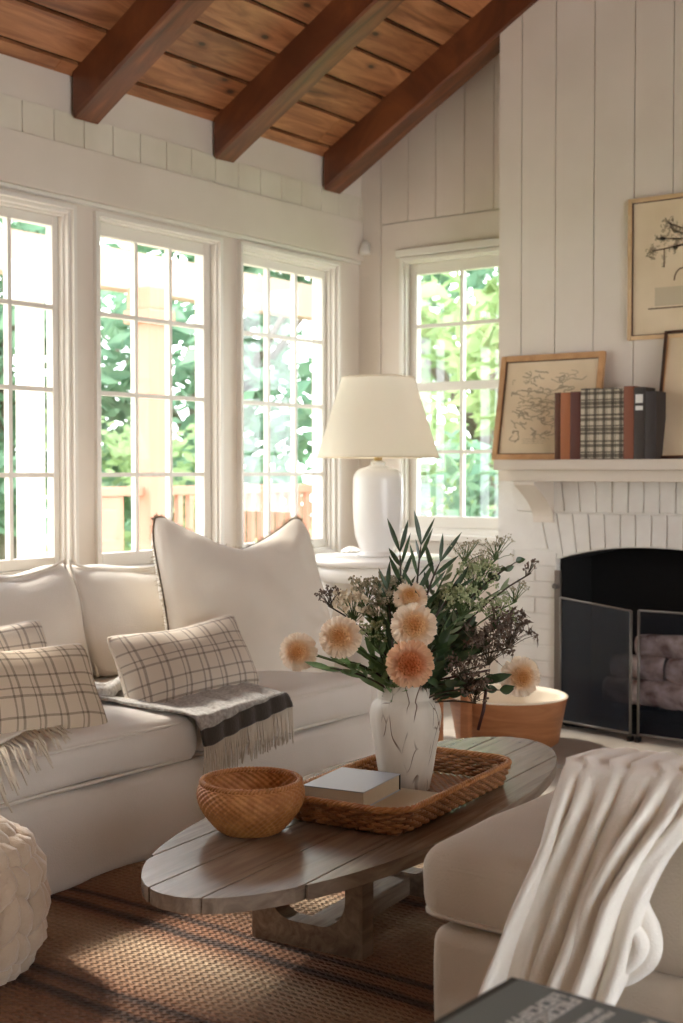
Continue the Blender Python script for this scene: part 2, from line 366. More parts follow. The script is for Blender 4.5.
# stool / sill shelf running below the windows
m = MB().box((XW, W - .07, OB - .035), (XB, W + .001, OB)).box((XW, W - .02, OB - .11), (XB, W + .001, OB - .035))
struct(m.build('trim_5', M['sash'], smooth=False, bevel=.006))
def sash_window(idx, l, w, zb, zt, cols, rows, plane, y0, sill=True, style=0, thick_rows=()):
    """a window in the wall plane: 'y' (window wall) or 'x' (back wall); local: a along wall, d into the wall"""
    def mp(a, d, z): return (a, y0 + d, z) if plane == 'y' else (y0 + d, a, z)
    def bx(m, a0, a1, d0, d1, z0, z1):
        p, q = mp(a0, d0, z0), mp(a1, d1, z1); m.box([min(p[i], q[i]) for i in range(3)], [max(p[i], q[i]) for i in range(3)])
    root = bpy.data.objects.new('window_%d' % idx, None); C.objects.link(root); root['kind'] = 'structure'
    fm = MB()
    a0, a1, z0, z1 = l - OW, l + w + OW, zb - .09, zt + .085
    # stepped casing
    for o, i, d0, d1 in ((.0, .018, -.028, .1), (.018, .034, -.010, .1), (.034, .045, .012, .1)) if style else ((.0, .02, -.018, .1), (.02, .03, .0, .1)):
        bx(fm, a0 + o, a0 + i, d0, d1, z0 + o, z1 - o); bx(fm, a1 - i, a1 - o, d0, d1, z0 + o, z1 - o)
        bx(fm, a0 + i, a1 - i, d0, d1, z1 - i, z1 - o); bx(fm, a0 + i, a1 - i, d0, d1, z0 + o, z0 + i)
    fm.build('window_frame', M['sash'], root, smooth=False, bevel=.002)
    i = .045 if style else .03
    sm = MB(); D0, D1 = .035, .075
    bx(sm, a0 + i, l, D0, D1, z0 + i, z1 - i); bx(sm, l + w, a1 - i, D0, D1, z0 + i, z1 - i)
    bx(sm, l, l + w, D0, D1, zt, z1 - i); bx(sm, l, l + w, D0, D1, z0 + i, zb)
    sm.build('sash', M['sash'], root, smooth=False, bevel=.004)
    mm = MB(); g = .009
    for k in range(1, cols):
        a = l + w * k / cols; bx(mm, a - g, a + g, D0 + .006, D1 - .006, zb, zt)
    for z in rows:
        t = .022 if z in thick_rows else g; bx(mm, l, l + w, D0 + .005, D1 - .005, z - t, z + t)
    mm.build('glazing_bars', M['sash'], root, smooth=False)
    gm = MB(); bx(gm, l, l + w, .054, .057, zb, zt)
    gm.build('pane', M['glass'], root, smooth=False)
    return root
R3 = [ZB + (ZT - ZB) * k / 4 for k in (1, 2, 3)]
R3 = [1.13, 1.472, 1.802]
for k, l in enumerate(lefts): sash_window(k + 1, l, GW, ZB, ZT, 3, R3, 'y', W, style=1 if k in (2, 4) else 0)
# back wall with the small window
BY0, BY1, BZB, BZT = 2.875, 3.665, .915, 2.15      # glass
m = MB()
zt = zc(W) + .1
def gable(m, y0, y1, z0):
    "wall strip up to the slope"
    m.hexa([(XB, y0, z0), (XB + .16, y0, z0), (XB + .16, y1, z0), (XB, y1, z0), (XB, y0, zc(y0) + .05), (XB + .16, y0, zc(y0) + .05), (XB + .16, y1, zc(y1) + .05), (XB, y1, zc(y1) + .05)])
gable(m, BY1 + OW, W + .1, -.05)
gable(m, BY0 - OW, BY1 + OW, BZT + .085)
m.box((XB, BY0 - OW, -.05), (XB + .16, BY1 + OW, BZB - .09))
gable(m, YR, BY0 - OW, -.05); gable(m, YS, YR, -.05)
struct(m.build('wall_back', M['groove'], smooth=False))
# vertical board cladding on the back wall (above the picture-rail line), flat panel below
m = MB(); y = W - .135; top = 2.60
while y > YS:
    y0 = y - .167
    if y > 1.5: 
        yy0, yy1 = y0 + .002, y - .002
        m.hexa([(XB - .012, yy0, 2.423), (XB + .001, yy0, 2.423), (XB + .001, yy1, 2.423), (XB - .012, yy1, 2.423), (XB - .012, yy0, zc(yy0)), (XB + .001, yy0, zc(yy0)), (XB + .001, yy1, zc(yy1)), (XB - .012, yy1, zc(yy1))])
    y = y0
struct(m.build('wall_back_boards', M['white'], smooth=False))
m = MB()
pt = 2.418
m.box((XB - .012, BY1 + OW, 0), (XB, W - .137, pt)); m.box((XB - .012, BY0 - OW, BZT + .085), (XB, BY1 + OW, pt)); m.box((XB - .012, BY0 - OW, 0), (XB, BY1 + OW, BZB - .09))
m.box((XB - .012, YS, 0), (XB, BY0 - OW, pt)); m.hexa([(XB - .012, YS, pt), (XB, YS, pt), (XB, 1.5, pt), (XB - .012, 1.5, pt), (XB - .012, YS, zc(YS)), (XB, YS, zc(YS)), (XB, 1.5, zc(1.5)), (XB - .012, 1.5, zc(1.5))])
struct(m.build('wall_back_panel', M['white'], smooth=False))
struct(MB().box((XB - .02, W - .135, 0), (XB, W, zc(W - .1))).build('trim_6', M['white'], smooth=False))
sash_window(6, BY0, BY1 - BY0, BZB, BZT, 3, [1.242, 1.575, 1.886], 'x', XB - .012, thick_rows=(1.575,))
m = MB().box((XB - .075, BY0 - .12, BZB - .125), (XB, BY1 + .12, BZB - .09)).box((XB - .03, BY0 - .1, BZB - .2), (XB, BY1 + .1, BZB - .125))
m.box((XB - .03, BY0 - .1, BZT + .09), (XB, BY1 + .1, BZT + .13))
struct(m.build('trim_7', M['sash'], smooth=False, bevel=.005))
# ceiling boards run along X, laid up the slope; backing closes the gaps
def slope_pt(x, s, t, side=1):
    "s metres up the slope from the eaves, t metres below the board face"
    c, sn = math.cos(math.radians(30)), math.sin(math.radians(30))
    y = W - s * c - t * sn * (1) ; z = ZE + s * sn - t * c
    if side < 0: y = 2 * YR - y
    return (x, y, z)
SL = (W - YR) / math.cos(math.radians(30))
m = MB(); rr = random.Random(3)
for side in (1, -1):
    s = -.1
    k = 0
    while s < SL - .01:
        wd = .187; x = XW - rr.random() * 1.5
        while x < XB + .1:
            L = 2.2 + rr.random() * 1.8; x1 = min(x + L, XB + .15); s1 = min(s + wd, SL)
            x0 = max(x + .002, XW)
            if x1 - .002 > x0:
                P = [slope_pt(x0, s + .010, 0, side), slope_pt(x1 - .002, s + .010, 0, side), slope_pt(x1 - .002, s1 - .010, 0, side), slope_pt(x0, s1 - .010, 0, side)]
                Q = [slope_pt(x0, s + .010, -.025, side), slope_pt(x1 - .002, s + .010, -.025, side), slope_pt(x1 - .002, s1 - .010, -.025, side), slope_pt(x0, s1 - .010, -.025, side)]
                m.hexa(P + Q)
            x += L
        s += wd; k += 1
ceil_o = struct(m.build('ceiling', M['ceil'], smooth=False))
m = MB()
for side in (1, -1):
    m.hexa([slope_pt(XW, -.25, -.02, side), slope_pt(XB + .2, -.25, -.02, side), slope_pt(XB + .2, SL, -.02, side), slope_pt(XW, SL, -.02, side)] + [slope_pt(XW, -.25, -.1, side), slope_pt(XB + .2, -.25, -.1, side), slope_pt(XB + .2, SL, -.1, side), slope_pt(XW, SL, -.1, side)])
struct(m.build('ceiling_backing', M['dark_gap'], ceil_o, smooth=False))
# beams
bl = {3.645: ('left', 'brown timber ceiling beam nearest the left edge, above the first window post'), 4.485: ('mid', 'brown timber ceiling beam in the middle, its lower end above the third window'), 5.30: ('right', 'brown timber ceiling beam closest to the chimney, running down into the corner')}
for xb in (1.98, 2.81, 3.645, 4.485, 5.30):
    m = MB(); hw = .070; n = 26; L = SL + .05
    def fn(u, v, xb=xb):
        prof = [(-hw, -.01), (-hw, .145), (-hw + .008, .156), (hw - .008, .156), (hw, .145), (hw, -.01)]
        a, t = prof[round(v * 5)]; s0 = (.035 - t * .5) / .866; s = s0 + u * (L - s0)
        w = nz((xb * 3, s * 1.7, a * 9), 1.6) * .007 if t > 0 else 0
        return slope_pt(xb + a + w * (1 if a > 0 else -1) * .6, s, t + w * .8)
    m.grid(fn, n, 5)
    P = [fn(0, v / 5) for v in range(6)]; i = len(m.v); m.v += [Vector(p) for p in P]; m.f.append(tuple(range(i, i + 6)))
    o = m.build('ceiling_beam', M['beam'], smooth=False)
    if xb in bl: tag(o, bl[xb][1], 'beam', 'timber beams under the board ceiling')
    else: tag(o, 'brown timber ceiling beam over the left part of the room, outside the frame', 'beam', 'timber beams under the board ceiling')
struct(MB().box((XW, YR - .06, zc(YR) - .22), (XB, YR + .06, zc(YR) - .02)).build('trim_8', M['beam'], smooth=False))

# ---- chimney breast
CY0, CY1, CYC = 1.475, 2.968, 2.22
ZM = 1.195
m = MB()
gy = [2.968, 2.853, 2.684, 2.498, 2.311, 2.138, 1.955, 1.78, 1.61, 1.475]
def chboard(m, a, b, x0, x1):
    m.hexa([(x0, a, 1.1), (x1, a, 1.1), (x1, b, 1.1), (x0, b, 1.1), (x0, a, zc(a) + .02), (x1, a, zc(a) + .02), (x1, b, zc(b) + .02), (x0, b, zc(b) + .02)])
for a, b in zip(gy[1:], gy[:-1]): chboard(m, a + (.002 if a > 1.48 else 0), b - (.002 if b < 2.96 else 0), XC, XC + .02)
up = struct(m.build('wall_chimney', M['white'], smooth=False))
m = MB(); chboard(m, CY0 + .003, CY1 - .003, XC + .012, XB + .0)
m.build('chimney_core', M['groove'], up, smooth=False)
# brick lower part with arched opening
OY0, OY1, ZS, ZA = 1.774, 2.666, .752, .817
def arch(y): 
    k = (y - CYC) / (OY1 - CYC); return ZS + (ZA - ZS) * (1 - abs(k) ** 2.2)
fp = thing('fireplace', 'white painted brick fireplace with a low arched black opening below the mantel', 'fireplace', (XC, CYC, 0))
L_ = lambda p: (p[0] - XC, p[1] - CYC, p[2])
IM = T(-XC, -CYC, 0)
def brick_face(name, y0, y1, zlo, zhi, row=.072, bl_=.215):
    m = MB(); z = zlo; r = 0
    while z < zhi - .001:
        z1 = min(z + row, zhi); y = y0 - (bl_ * .5 if r % 2 else 0)
        while y < y1:
            a, b = max(y, y0), min(y + bl_, y1)
            if b - a > .015:
                dx = rr.uniform(0, .0015); m.box((XC - .006 + dx, a + .0035, z + .0035), (XC + .02, b - .0035, z1 - .0035))
            y += bl_
        z = z1; r += 1
    return m
for y0, y1 in ((CY0, OY0), (OY1, CY1)):
    brick_face('b', y0, y1, 0, .79).build('brick_pier', M['plaster'], fp, smooth=False, bevel=.0025, mtx=IM)
m = MB(); m.box((XC + .002, CY0, 0), (XB, OY0, 1.12)); m.box((XC + .002, OY1, 0), (XB, CY1, 1.12))
n = 24
for k in range(n):
    a, b = OY0 + (OY1 - OY0) * k / n, OY0 + (OY1 - OY0) * (k + 1) / n
    m.hexa([(XC + .002, a, arch(a)), (XB, a, arch(a)), (XB, b, arch(b)), (XC + .002, b, arch(b)), (XC + .002, a, 1.12), (XB, a, 1.12), (XB, b, 1.12), (XC + .002, b, 1.12)])
m.build('mortar_core', M['plaster'], fp, smooth=False, mtx=IM)
# soldier bricks over the arch, fanning out toward the left and right
m = MB()
for row in (0, 1):
    k = -7
    nb = 15
    for j in range(nb + 1):
        t0 = -1 + 2 * j / (nb + 1) + (.06 if row else 0); t1 = t0 + 2 / (nb + 1)
        def P(t, z, j=j):
            y = CYC + t * .56; sp = (abs(t) ** 2) * (1 if t > 0 else -1) * .30
            return (y + sp * (z - .8), z)
        zlo0, zhi0 = (.965, 1.11) if row else (None, .957)
        q = []
        for t in (t0 + .005, t1 - .005):
            zl = zlo0 if zlo0 else max(arch(min(max(P(t, .8)[0], OY0), OY1)) + .004, .795 if abs(P(t, .8)[0] - CYC) > .44 else 0)
            q.append((P(t, zl), P(t, zhi0)))
        (a0, a1), (b0, b1) = q
        if abs(a0[0] - CYC) > .72: continue
        x0, x1 = XC - .007, XC + .01
        m.hexa([(x0, a0[0], a0[1]), (x1, a0[0], a0[1]), (x1, b0[0], b0[1]), (x0, b0[0], b0[1]), (x0, a1[0], a1[1]), (x1, a1[0], a1[1]), (x1, b1[0], b1[1]), (x0, b1[0], b1[1])])
m.build('soldier_bricks', M['plaster'], fp, smooth=False, bevel=.003, mtx=IM)
# firebox lining
m = MB(); d = .012
m.box((XC + .03, OY0 - .001, 0), (XB - .02, OY0 + d, .82)); m.box((XC + .03, OY1 - d, 0), (XB - .02, OY1 + .001, .82)); m.box((XB - .035, OY0, 0), (XB - .02, OY1, .83))
m.box((XC + .035, OY0, -.01), (XB - .02, OY1, .006))
for k in range(n):
    a, b = OY0 + (OY1 - OY0) * k / n, OY0 + (OY1 - OY0) * (k + 1) / n
    m.hexa([(XC + .03, a, arch(a) - .006), (XB - .02, a, arch(a) - .006), (XB - .02, b, arch(b) - .006), (XC + .03, b, arch(b) - .006), (XC + .03, a, arch(a) + .004), (XB - .02, a, arch(a) + .004), (XB - .02, b, arch(b) + .004), (XC + .03, b, arch(b) + .004)])
m.build('firebox', M['soot'], fp, smooth=False, mtx=IM)
# mantel
mt = thing('mantel_shelf', 'long white painted mantel shelf with curved bracket above the fireplace', 'mantel', (XC, CYC, ZM))
IMm = T(-XC, -CYC, -ZM); MY0, MY1 = 1.57, 2.875
m = MB().box((5.03, MY0, ZM - .045), (XC, MY1, ZM)); m.build('shelf_board', M['white'], mt, smooth=False, bevel=.004, mtx=IMm)
m = MB().box((5.075, MY0 + .04, ZM - .095), (XC, MY1 - .04, ZM - .045)); m.build('fascia', M['white'], mt, smooth=False, bevel=.003, mtx=IMm)
for yb in (2.68, 1.64):
    m = MB(); pr = [(XC, 1.10)] + [(5.045, 1.10), (5.045, 1.085)]
    for k in range(13):
        t = k / 12; pr.append((5.05 + .175 * math.sin(t * PI / 2), 1.083 - .155 * t))
    pr += [(XC - .012, .915), (XC, .915)]
    i = len(m.v); n_ = len(pr)
    for yy in (yb, yb + .10):
        m.v += [Vector((p[0], yy, p[1])) for p in pr]
    m.f.append(tuple(range(n_))); m.f.append(tuple(range(n_, 2 * n_))[::-1])
    for k in range(n_): m.f.append((k, k + n_, (k + 1) % n_ + n_, (k + 1) % n_))
    m.build('bracket', M['white'], mt, smooth=False, mtx=IMm)
# hearth
struct(MB().box((4.55, 1.3, -.012), (XC + .02, 3.0, .004)).build('floor_hearth', M['stone'], smooth=False))
# ---- fire screen
fs = thing('fire_screen', 'black iron folding fire screen with smoked mesh leaves standing in front of the firebox', 'fire screen', (5.13, 2.24, .004))
def leaf_panel(p0, p1, nm, zt0, zt1):
    a, b = Vector(p0), Vector(p1); d = (b - a).normalized(); nn = Vector((-d.y, d.x, 0))
    fr = MB(); r = .006
    for q, z in ((a, zt0), (b, zt1)): fr.tube([(q.x, q.y, .02), (q.x, q.y, z)], r, 6)
    fr.tube([(a.x, a.y, zt0), (b.x, b.y, zt1)], r * .8, 6); fr.tube([(a.x, a.y, .035), (b.x, b.y, .035)], r, 6)
    I = T(-5.13, -2.24, -.004)
    f_ = fr.build('screen_frame', M['iron_edge'], fs, mtx=I)
    g = MB(); n2 = nn * .0015
    g.hexa([a + n2 + Vector((0, 0, .035)), b + n2 + Vector((0, 0, .035)), b - n2 + Vector((0, 0, .035)), a - n2 + Vector((0, 0, .035)), a + n2 + Vector((0, 0, zt0)), b + n2 + Vector((0, 0, zt1)), b - n2 + Vector((0, 0, zt1)), a - n2 + Vector((0, 0, zt0))])
    g.build('screen_mesh', M['screen'] if nm == 'l' else M['screen_thin'], fs, smooth=False, mtx=I)
    for e_ in (a, b): MB().box((e_.x - .018, e_.y - .008, -.0), (e_.x + .018, e_.y + .008, .02)).build('foot', M['iron'], fs, smooth=False, mtx=I @ T(0, 0, .004))
leaf_panel((5.205, 2.63, 0), (5.128, 2.262, 0), 'l', .585, .555)
leaf_panel((5.13, 2.228, 0), (5.12, 1.815, 0), 'r', .56, .56)
for yp in (2.652, 1.79):
    MB().box((5.213, yp - .013, 0), (5.228, yp + .013, .70)).tube([(5.216, yp, .63), (5.195, yp + .008, .63)], .012, 8).build('side_post', M['iron_edge'], fs, smooth=False, mtx=T(-5.13, -2.24, 0))
# ---- grate and logs
gr = thing('fire_grate', 'black iron log grate in the firebox carrying the stacked logs', 'grate', (5.37, 2.16, .006))
m = MB()
for k in range(6):
    y = 1.93 + .09 * k; m.tube([(5.26, y, .18), (5.28, y, .125), (5.47, y, .12), (5.5, y, .17)], .008, 6)
for x in (5.3, 5.45): m.tube([(x, 1.9, .112), (x, 2.42, .112)], .009, 6)
for x in (5.3, 5.45):
    for y in (1.95, 2.36): m.tube([(x, y, .006), (x, y, .112)], .009, 6)
m.build('grate_bars', M['iron'], gr, mtx=T(-5.37, -2.16, -.006))
logs = [((5.30, 2.19, .185), .057, .52, 'pale split log lying lowest in front on the grate', .02), ((5.41, 2.17, .182), .05, .5, 'pale split log at the back of the bottom layer', -.03),
        ((5.31, 2.30, .292), .052, .24, 'short log on the left of the middle layer of the stack', .05), ((5.31, 2.03, .290), .056, .27, 'stubby log on the right of the middle layer of the stack', -.06), ((5.40, 2.15, .288), .048, .46, 'long log at the back of the middle layer of the stack', 0),
        ((5.345, 2.15, .385), .052, .34, 'pinkish brown log on top of the stack in the firebox', .04)]
for (c, r, L, lb, a) in logs:
    m = MB(); n1, n2 = 20, 12
    def fn(u, v):
        an = 2 * PI * u; t = v * 2 - 1; rad = r * (1 + .14 * nz((math.cos(an), math.sin(an), t * 2 + c[1] * 9), 1.4)) * (.9 if abs(t) > .97 else 1)
        return (math.cos(an) * rad, t * L / 2, math.sin(an) * rad)
    m.grid(fn, n1, n2, cu=True)
    m.f.append(tuple(k * (n2 + 1) for k in range(n1))); m.f.append(tuple(k * (n2 + 1) + n2 for k in range(n1))[::-1])
    o = m.build('firewood_log', M['log'], loc=c); o.rotation_euler = (0, 0, a); tag(o, lb, 'log', 'firewood stacked on the grate')

# ================================================================== OUTSIDE
struct(MB().box((-12, W + .17, -.5), (34, 30, -.38)).build('ground_lawn', M['grass'], smooth=False))
struct(MB().box((XB + .17, -8, -.5), (34, W + .17, -.38)).build('ground_side', M['grass'], smooth=False))
struct(MB().box((-4, W + .17, -.3), (12, 7.0, -.05)).build('floor_porch', M['porch_white'], smooth=False))
o = thing('porch_roof', 'pale pinkish porch roof edge and boards seen through the tops of the windows', 'porch roof', (4, 6, 2.4))
I = T(-4, -6, -2.4)
MB().box((-4, 6.35, 2.36), (9.1, 6.5, 2.62)).build('fascia_board', M['porch_roof'], o, smooth=False, mtx=I)
m = MB()
for k in range(16): m.box((-4 + k * .62, 4.4, 2.70), (-4 + k * .62 + .09, 6.4, 2.82))
m.build('roof_slats', M['porch_roof'], o, smooth=False, mtx=I)
def porch_post(x, y, w, mat, lab, z1=2.36):
    o = thing('porch_post', lab, 'post', (x, y, -.05), 0, 'posts of the porch')
    MB().box((-w / 2, -w / 2, 0), (w / 2, w / 2, z1 + .05)).build('shaft', mat, o, smooth=False, bevel=.01)
    MB().box((-w * .72, -w * .72, z1 - .19), (w * .72, w * .72, z1 - .1)).box((-w * .62, -w * .62, z1 - .1), (w * .62, w * .62, z1 + .05)).build('capital', mat, o, smooth=False, bevel=.01)
    MB().box((-w * .62, -w * .62, 0), (w * .62, w * .62, .25)).build('plinth', mat, o, smooth=False, bevel=.01)
porch_post(6.25, 6.2, .17, M['porch_orange'], 'terracotta coloured porch post seen through the middle window')
porch_post(4.98, 5.9, .12, M['porch_white'], 'white porch post seen through the left window')
porch_post(8.9, 6.2, .18, M['porch_orange'], 'terracotta coloured porch post seen behind the right-hand window beside the lamp')
o = thing('porch_railing', 'terracotta panelled porch railing seen low through the middle window', 'railing', (6.7, 6.2, -.05)); I = T(-6.7, -6.2, .05)
m = MB().box((5.55, 6.17, .98), (8.2, 6.25, 1.04)).box((5.55, 6.18, .2), (8.2, 6.23, .28))
m.build('rails', M['porch_orange'], o, smooth=False, bevel=.005, mtx=I)
m = MB()
k = 0; x = 6.28
while x < 8.1: m.box((x, 6.18, .28), (x + .045, 6.22, .98)); x += .11
m.build('balusters', M['porch_orange'], o, smooth=False, mtx=I)
MB().box((5.55, 6.19, .28), (6.0, 6.215, .98)).box((5.63, 6.175, .4), (5.92, 6.2, .9)).build('panel', M['porch_orange'], o, smooth=False, bevel=.01, mtx=I)
def tree(x, y, h, r, mat, lab, n=2600, seed=1, lz=0.2, z0=-.38, sz=.15):
    q = random.Random(seed); o = thing('garden_tree', lab, 'tree', (x, y, z0), 0, 'trees and shrubs in the garden')
    m = MB(); top = h * .6
    if h > 2.2:
        m.tube([(0, 0, 0), (.05, .02, top * .4), (-.04, .06, top * .8), (.1, 0, top)], [.13, .11, .09, .06], 8)
        for k in range(5):
            a = q.random() * 6.3; m.tube([(0, 0, top * .55 + k * .1), (math.cos(a) * r * .4, math.sin(a) * r * .4, top * .9), (math.cos(a) * r * .7, math.sin(a) * r * .7, top + .3)], [.06, .04, .02], 6)
        m.build('trunk', M['bark'], o)
    m = MB(); blobs = []
    for k in range(18):
        a = q.random() * 6.28; rd = r * q.random() ** .5 * .8; blobs.append((math.cos(a) * rd, math.sin(a) * rd, h * (lz + (1 - lz) * q.random()), r * q.uniform(.25, .5)))
    for k in range(n):
        bx, by, bz, br = q.choice(blobs); d = Vector((q.gauss(0, 1), q.gauss(0, 1), q.gauss(0, 1))).normalized() * br * q.uniform(.5, 1)
        p = Vector((bx, by, bz)) + d; a = Vector((q.gauss(0, 1), q.gauss(0, 1), q.gauss(0, 1))).normalized(); b = a.orthogonal().normalized(); s = sz * q.uniform(.6, 1.3)
        m.quad(p - a * s, p - b * s * .45, p + a * s, p + b * s * .45)
    m.build('foliage', mat, o, smooth=False)
D_, G_ = M['tree_dark'], M['tree_light']
tree(9.3, 4.6, 4.6, 1.3, G_, 'bright green garden tree seen through the small window beside the chimney', 4200, 2, .35)
tree(11.5, 6.6, 4.8, 1.6, G_, 'light green tree farther off behind the small window', 3200, 3, .1)
tree(8.2, 4.7, 1.6, .7, D_, 'low grey green shrub under the small window', 1300, 4, .15, sz=.08)
tree(10.2, 9.2, 5.0, 1.7, D_, 'blue green tree seen through the right-hand window of the three', 3600, 5, .15)
tree(8.6, 8.6, 2.0, .9, G_, 'bright low shrub seen low through the window behind the big cushion', 1300, 6, .1, sz=.09)
tree(8.3, 10.2, 5.0, 1.6, D_, 'blue green tree behind the terracotta porch post', 3400, 7, .2)
tree(6.4, 9.4, 4.4, 1.1, D_, 'grey green tree seen through the left window', 2400, 8, .15)
tree(12.5, 11.5, 5.2, 2.0, D_, 'tall hazy tree at the back of the garden', 2600, 9, .1, sz=.16)
tree(5.2, 8.2, 1.7, .9, G_, 'low shrub at the left behind the white porch post', 1300, 10, .1, sz=.09)
tree(15, 8.5, 5.6, 2.2, D_, 'broad tree far behind the small window', 2600, 12, .05, sz=.16)

# ================================================================== FURNITURE
# rug
def rugfn(u, v):
    x, y = .3 + u * 3.75, -1.2 + v * 4.45
    return (x, y, .008 + .002 * nz((x, y, 0), 1.5))
m = MB(); m.grid(rugfn, 60, 60); m.v += []
o = m.build('striped_rug', M['rug'], solid=.012); o.location = (0, 0, -.004); tag(o, 'large flat woven jute rug with rust and dark brown stripes under the table', 'rug')

def rbox(m, c, h, r, n=(14, 14, 6), puff=0, wr=0, seed=0, fn=None, mtx=None):
    """rounded, slightly puffed upholstery block"""
    c, h = Vector(c), Vector(h); done = {}
    def coordlist(N_, hh):
        L = [-1 + 2 * k / N_ for k in range(N_ + 1)]
        e = min(r / hh, .9); out = []
        for t in L: out.append(t)
        ex = [-1, -1 + e * .12, -1 + e * .3, -1 + e * .6, -1 + e, 1 - e, 1 - e * .6, 1 - e * .3, 1 - e * .12, 1]
        mid = [(-1 + e) + (2 - 2 * e) * k / N_ for k in range(1, N_)]
        return sorted(ex + mid)
    ax = [coordlist(n[i], h[i]) for i in range(3)]
    def vert(p):
        key = tuple(round(q, 5) for q in p)
        if key in done: return done[key]
        q = Vector((p[0] * h[0], p[1] * h[1], p[2] * h[2]))
        inn = Vector([max(-(h[i] - r), min(h[i] - r, q[i])) for i in range(3)]); d = q - inn
        if d.length > 1e-9: 
            q = inn + d.normalized() * r if sum(abs(abs(p[i]) - 1) < 1e-6 for i in range(3)) >= 1 else q
        if puff:
            k = (1 - p[0] ** 2) ** .6 * (1 - p[1] ** 2) ** .6 if abs(p[0]) < 1 and abs(p[1]) < 1 else 0
            q.z += puff * k * (1 if p[2] > 0 else 0) * abs(p[2])
        if wr:
            w = nz(q, 3.2, seed) * wr + nz(q, 9, seed) * wr * .35
            q += (d.normalized() if d.length > 1e-6 else Vector((0, 0, 1))) * w
        if fn: q = fn(q, p)
        m.v.append(mtx @ (c + q) if mtx else c + q); done[key] = len(m.v) - 1; return done[key]
    for a in range(3):
        b, cc = (a + 1) % 3, (a + 2) % 3
        for sgn in (-1, 1):
            A, B = ax[b], ax[cc]
            for i in range(len(A) - 1):
                for j in range(len(B) - 1):
                    f = []
                    for (s_, t_) in ((A[i], B[j]), (A[i + 1], B[j]), (A[i + 1], B[j + 1]), (A[i], B[j + 1])):
                        p = [0, 0, 0]; p[a] = sgn; p[b] = s_; p[cc] = t_; f.append(vert(p))
                    m.f.append(tuple(f if sgn > 0 else f[::-1]))
    return m
def rect_loop(x0, x1, y0, y1, z, r=.03, n=20, zf=None):
    pts = []
    for (cx, cy, a0) in ((x1 - r, y1 - r, 0), (x0 + r, y1 - r, 90), (x0 + r, y0 + r, 180), (x1 - r, y0 + r, 270)):
        for k in range(5):
            a = math.radians(a0 + 90 * k / 4); pts.append((cx + r * math.cos(a), cy + r * math.sin(a)))
    out = []
    for k in range(len(pts)):
        p, q = pts[k], pts[(k + 1) % len(pts)]; L = math.dist(p, q); s = max(1, int(L / .05))
        for j in range(s): x, y = p[0] + (q[0] - p[0]) * j / s, p[1] + (q[1] - p[1]) * j / s; out.append((x, y, z + (zf(x, y) if zf else 0)))
    return out
# ---- sofa
SX0, SX1, SY0 = 1.02, 3.86, 2.72
sofa = thing('sofa', 'long white linen slipcovered sofa standing below the windows', 'sofa', (2.5, 3.2, 0)); I = T(-2.5, -3.2, 0)
def skirt(q, p):
    if p[1] < -.9 and p[2] < .9:
        q.y += .012 * math.sin(q.x * 9 + 1) * (1 - p[2]) * .5 - .012 * (1 - p[2])
    return q
m = MB(); rbox(m, (2.53, 3.19, .135), (1.51, .49, .128), .03, (60, 10, 5), wr=.014, fn=skirt); m.build('skirted_base', M['linen'], sofa, mtx=I)
cush = [(SX0, 1.97), (1.975, 2.925), (2.93, SX1)]
def edgewave(x): return .012 * math.sin(x * 5.2 + .6) + .008 * math.sin(x * 13)
for k, (a, b) in enumerate(cush):
    m = MB()
    rbox(m, ((a + b) / 2, 3.1, .332), ((b - a) / 2, .40, .062), .035, (22, 18, 4), puff=.055, wr=.012, seed=k, fn=lambda q, p: q)
    c_ = m.build('seat_cushion', M['linen'], sofa, mtx=I)
    pm = MB()
    for z in (.385, .275):
        pm.tube(rect_loop(a + .006, b - .006, 2.708, 3.49, z, .035), .0055, 6, closed=True)
    pm.build('piping', M['piping'], c_)
    c_.children[0].matrix_parent_inverse = Matrix(); c_.children[0].data.transform(I)
# back cushions: tall, leaning, with peaked corners
def backcush(x0, x1, k, zt):
    m = MB(); w = (x1 - x0) / 2
    def fn(q, p):
        u, v = p[0], p[2]
        th = 1 - .55 * max(0, v) ** 2 - .12 * (abs(u) ** 4)
        q.y *= th
        q.z += .035 * (abs(u) ** 5) * (v > 0) * v - .025 * (1 - abs(u) ** 2) * max(0, v) * .6
        q.y += .12 * (v + 1) / 2 * 1.0
        return q
    rbox(m, ((x0 + x1) / 2, 3.36, .62), (w, .11, .185), .06, (22, 6, 14), wr=.026, seed=20 + k, fn=fn)
    o = m.build('back_cushion', M['linen'], sofa, mtx=I)
    pm = MB()
    pts = []
    def bp(u, v): 
        q = Vector((u * w * .985, -.055 * (1 - .45 * max(0, v) ** 2), v * .18)); p = (u, 0, v)
        q.z += .035 * (abs(u) ** 5) * (v > 0) * v - .025 * (1 - u * u) * max(0, v) * .6; q.y += .12 * (v + 1) / 2
        return Vector(((x0 + x1) / 2, 3.36, .62)) + q
    n = 20
    for j in range(n): pts.append(bp(-1, -1 + 2 * j / n))
    for j in range(n): pts.append(bp(-1 + 2 * j / n, 1))
    for j in range(n): pts.append(bp(1, 1 - 2 * j / n))
    pm.tube(pts, .005, 6); q = pm.build('piping', M['piping'], o, mtx=I)
backcush(SX0, 2.07, 0, .8); backcush(2.08, 3.06, 1, .8); backcush(3.07, 3.84, 2, .78)
m = MB(); rbox(m, (2.53, 3.62, .42), (1.51, .075, .345), .05, (30, 4, 10), wr=.006, seed=5); m.build('back_frame', M['linen'], sofa, mtx=I)
for k, (a, b) in enumerate(((.86, 1.02), (3.865, 4.03))):
    m = MB(); rbox(m, ((a + b) / 2, 3.2, .29), (.085, .50, .285), .07, (5, 16, 8), wr=.006, seed=9 + k); m.build('arm', M['linen'], sofa, mtx=I)

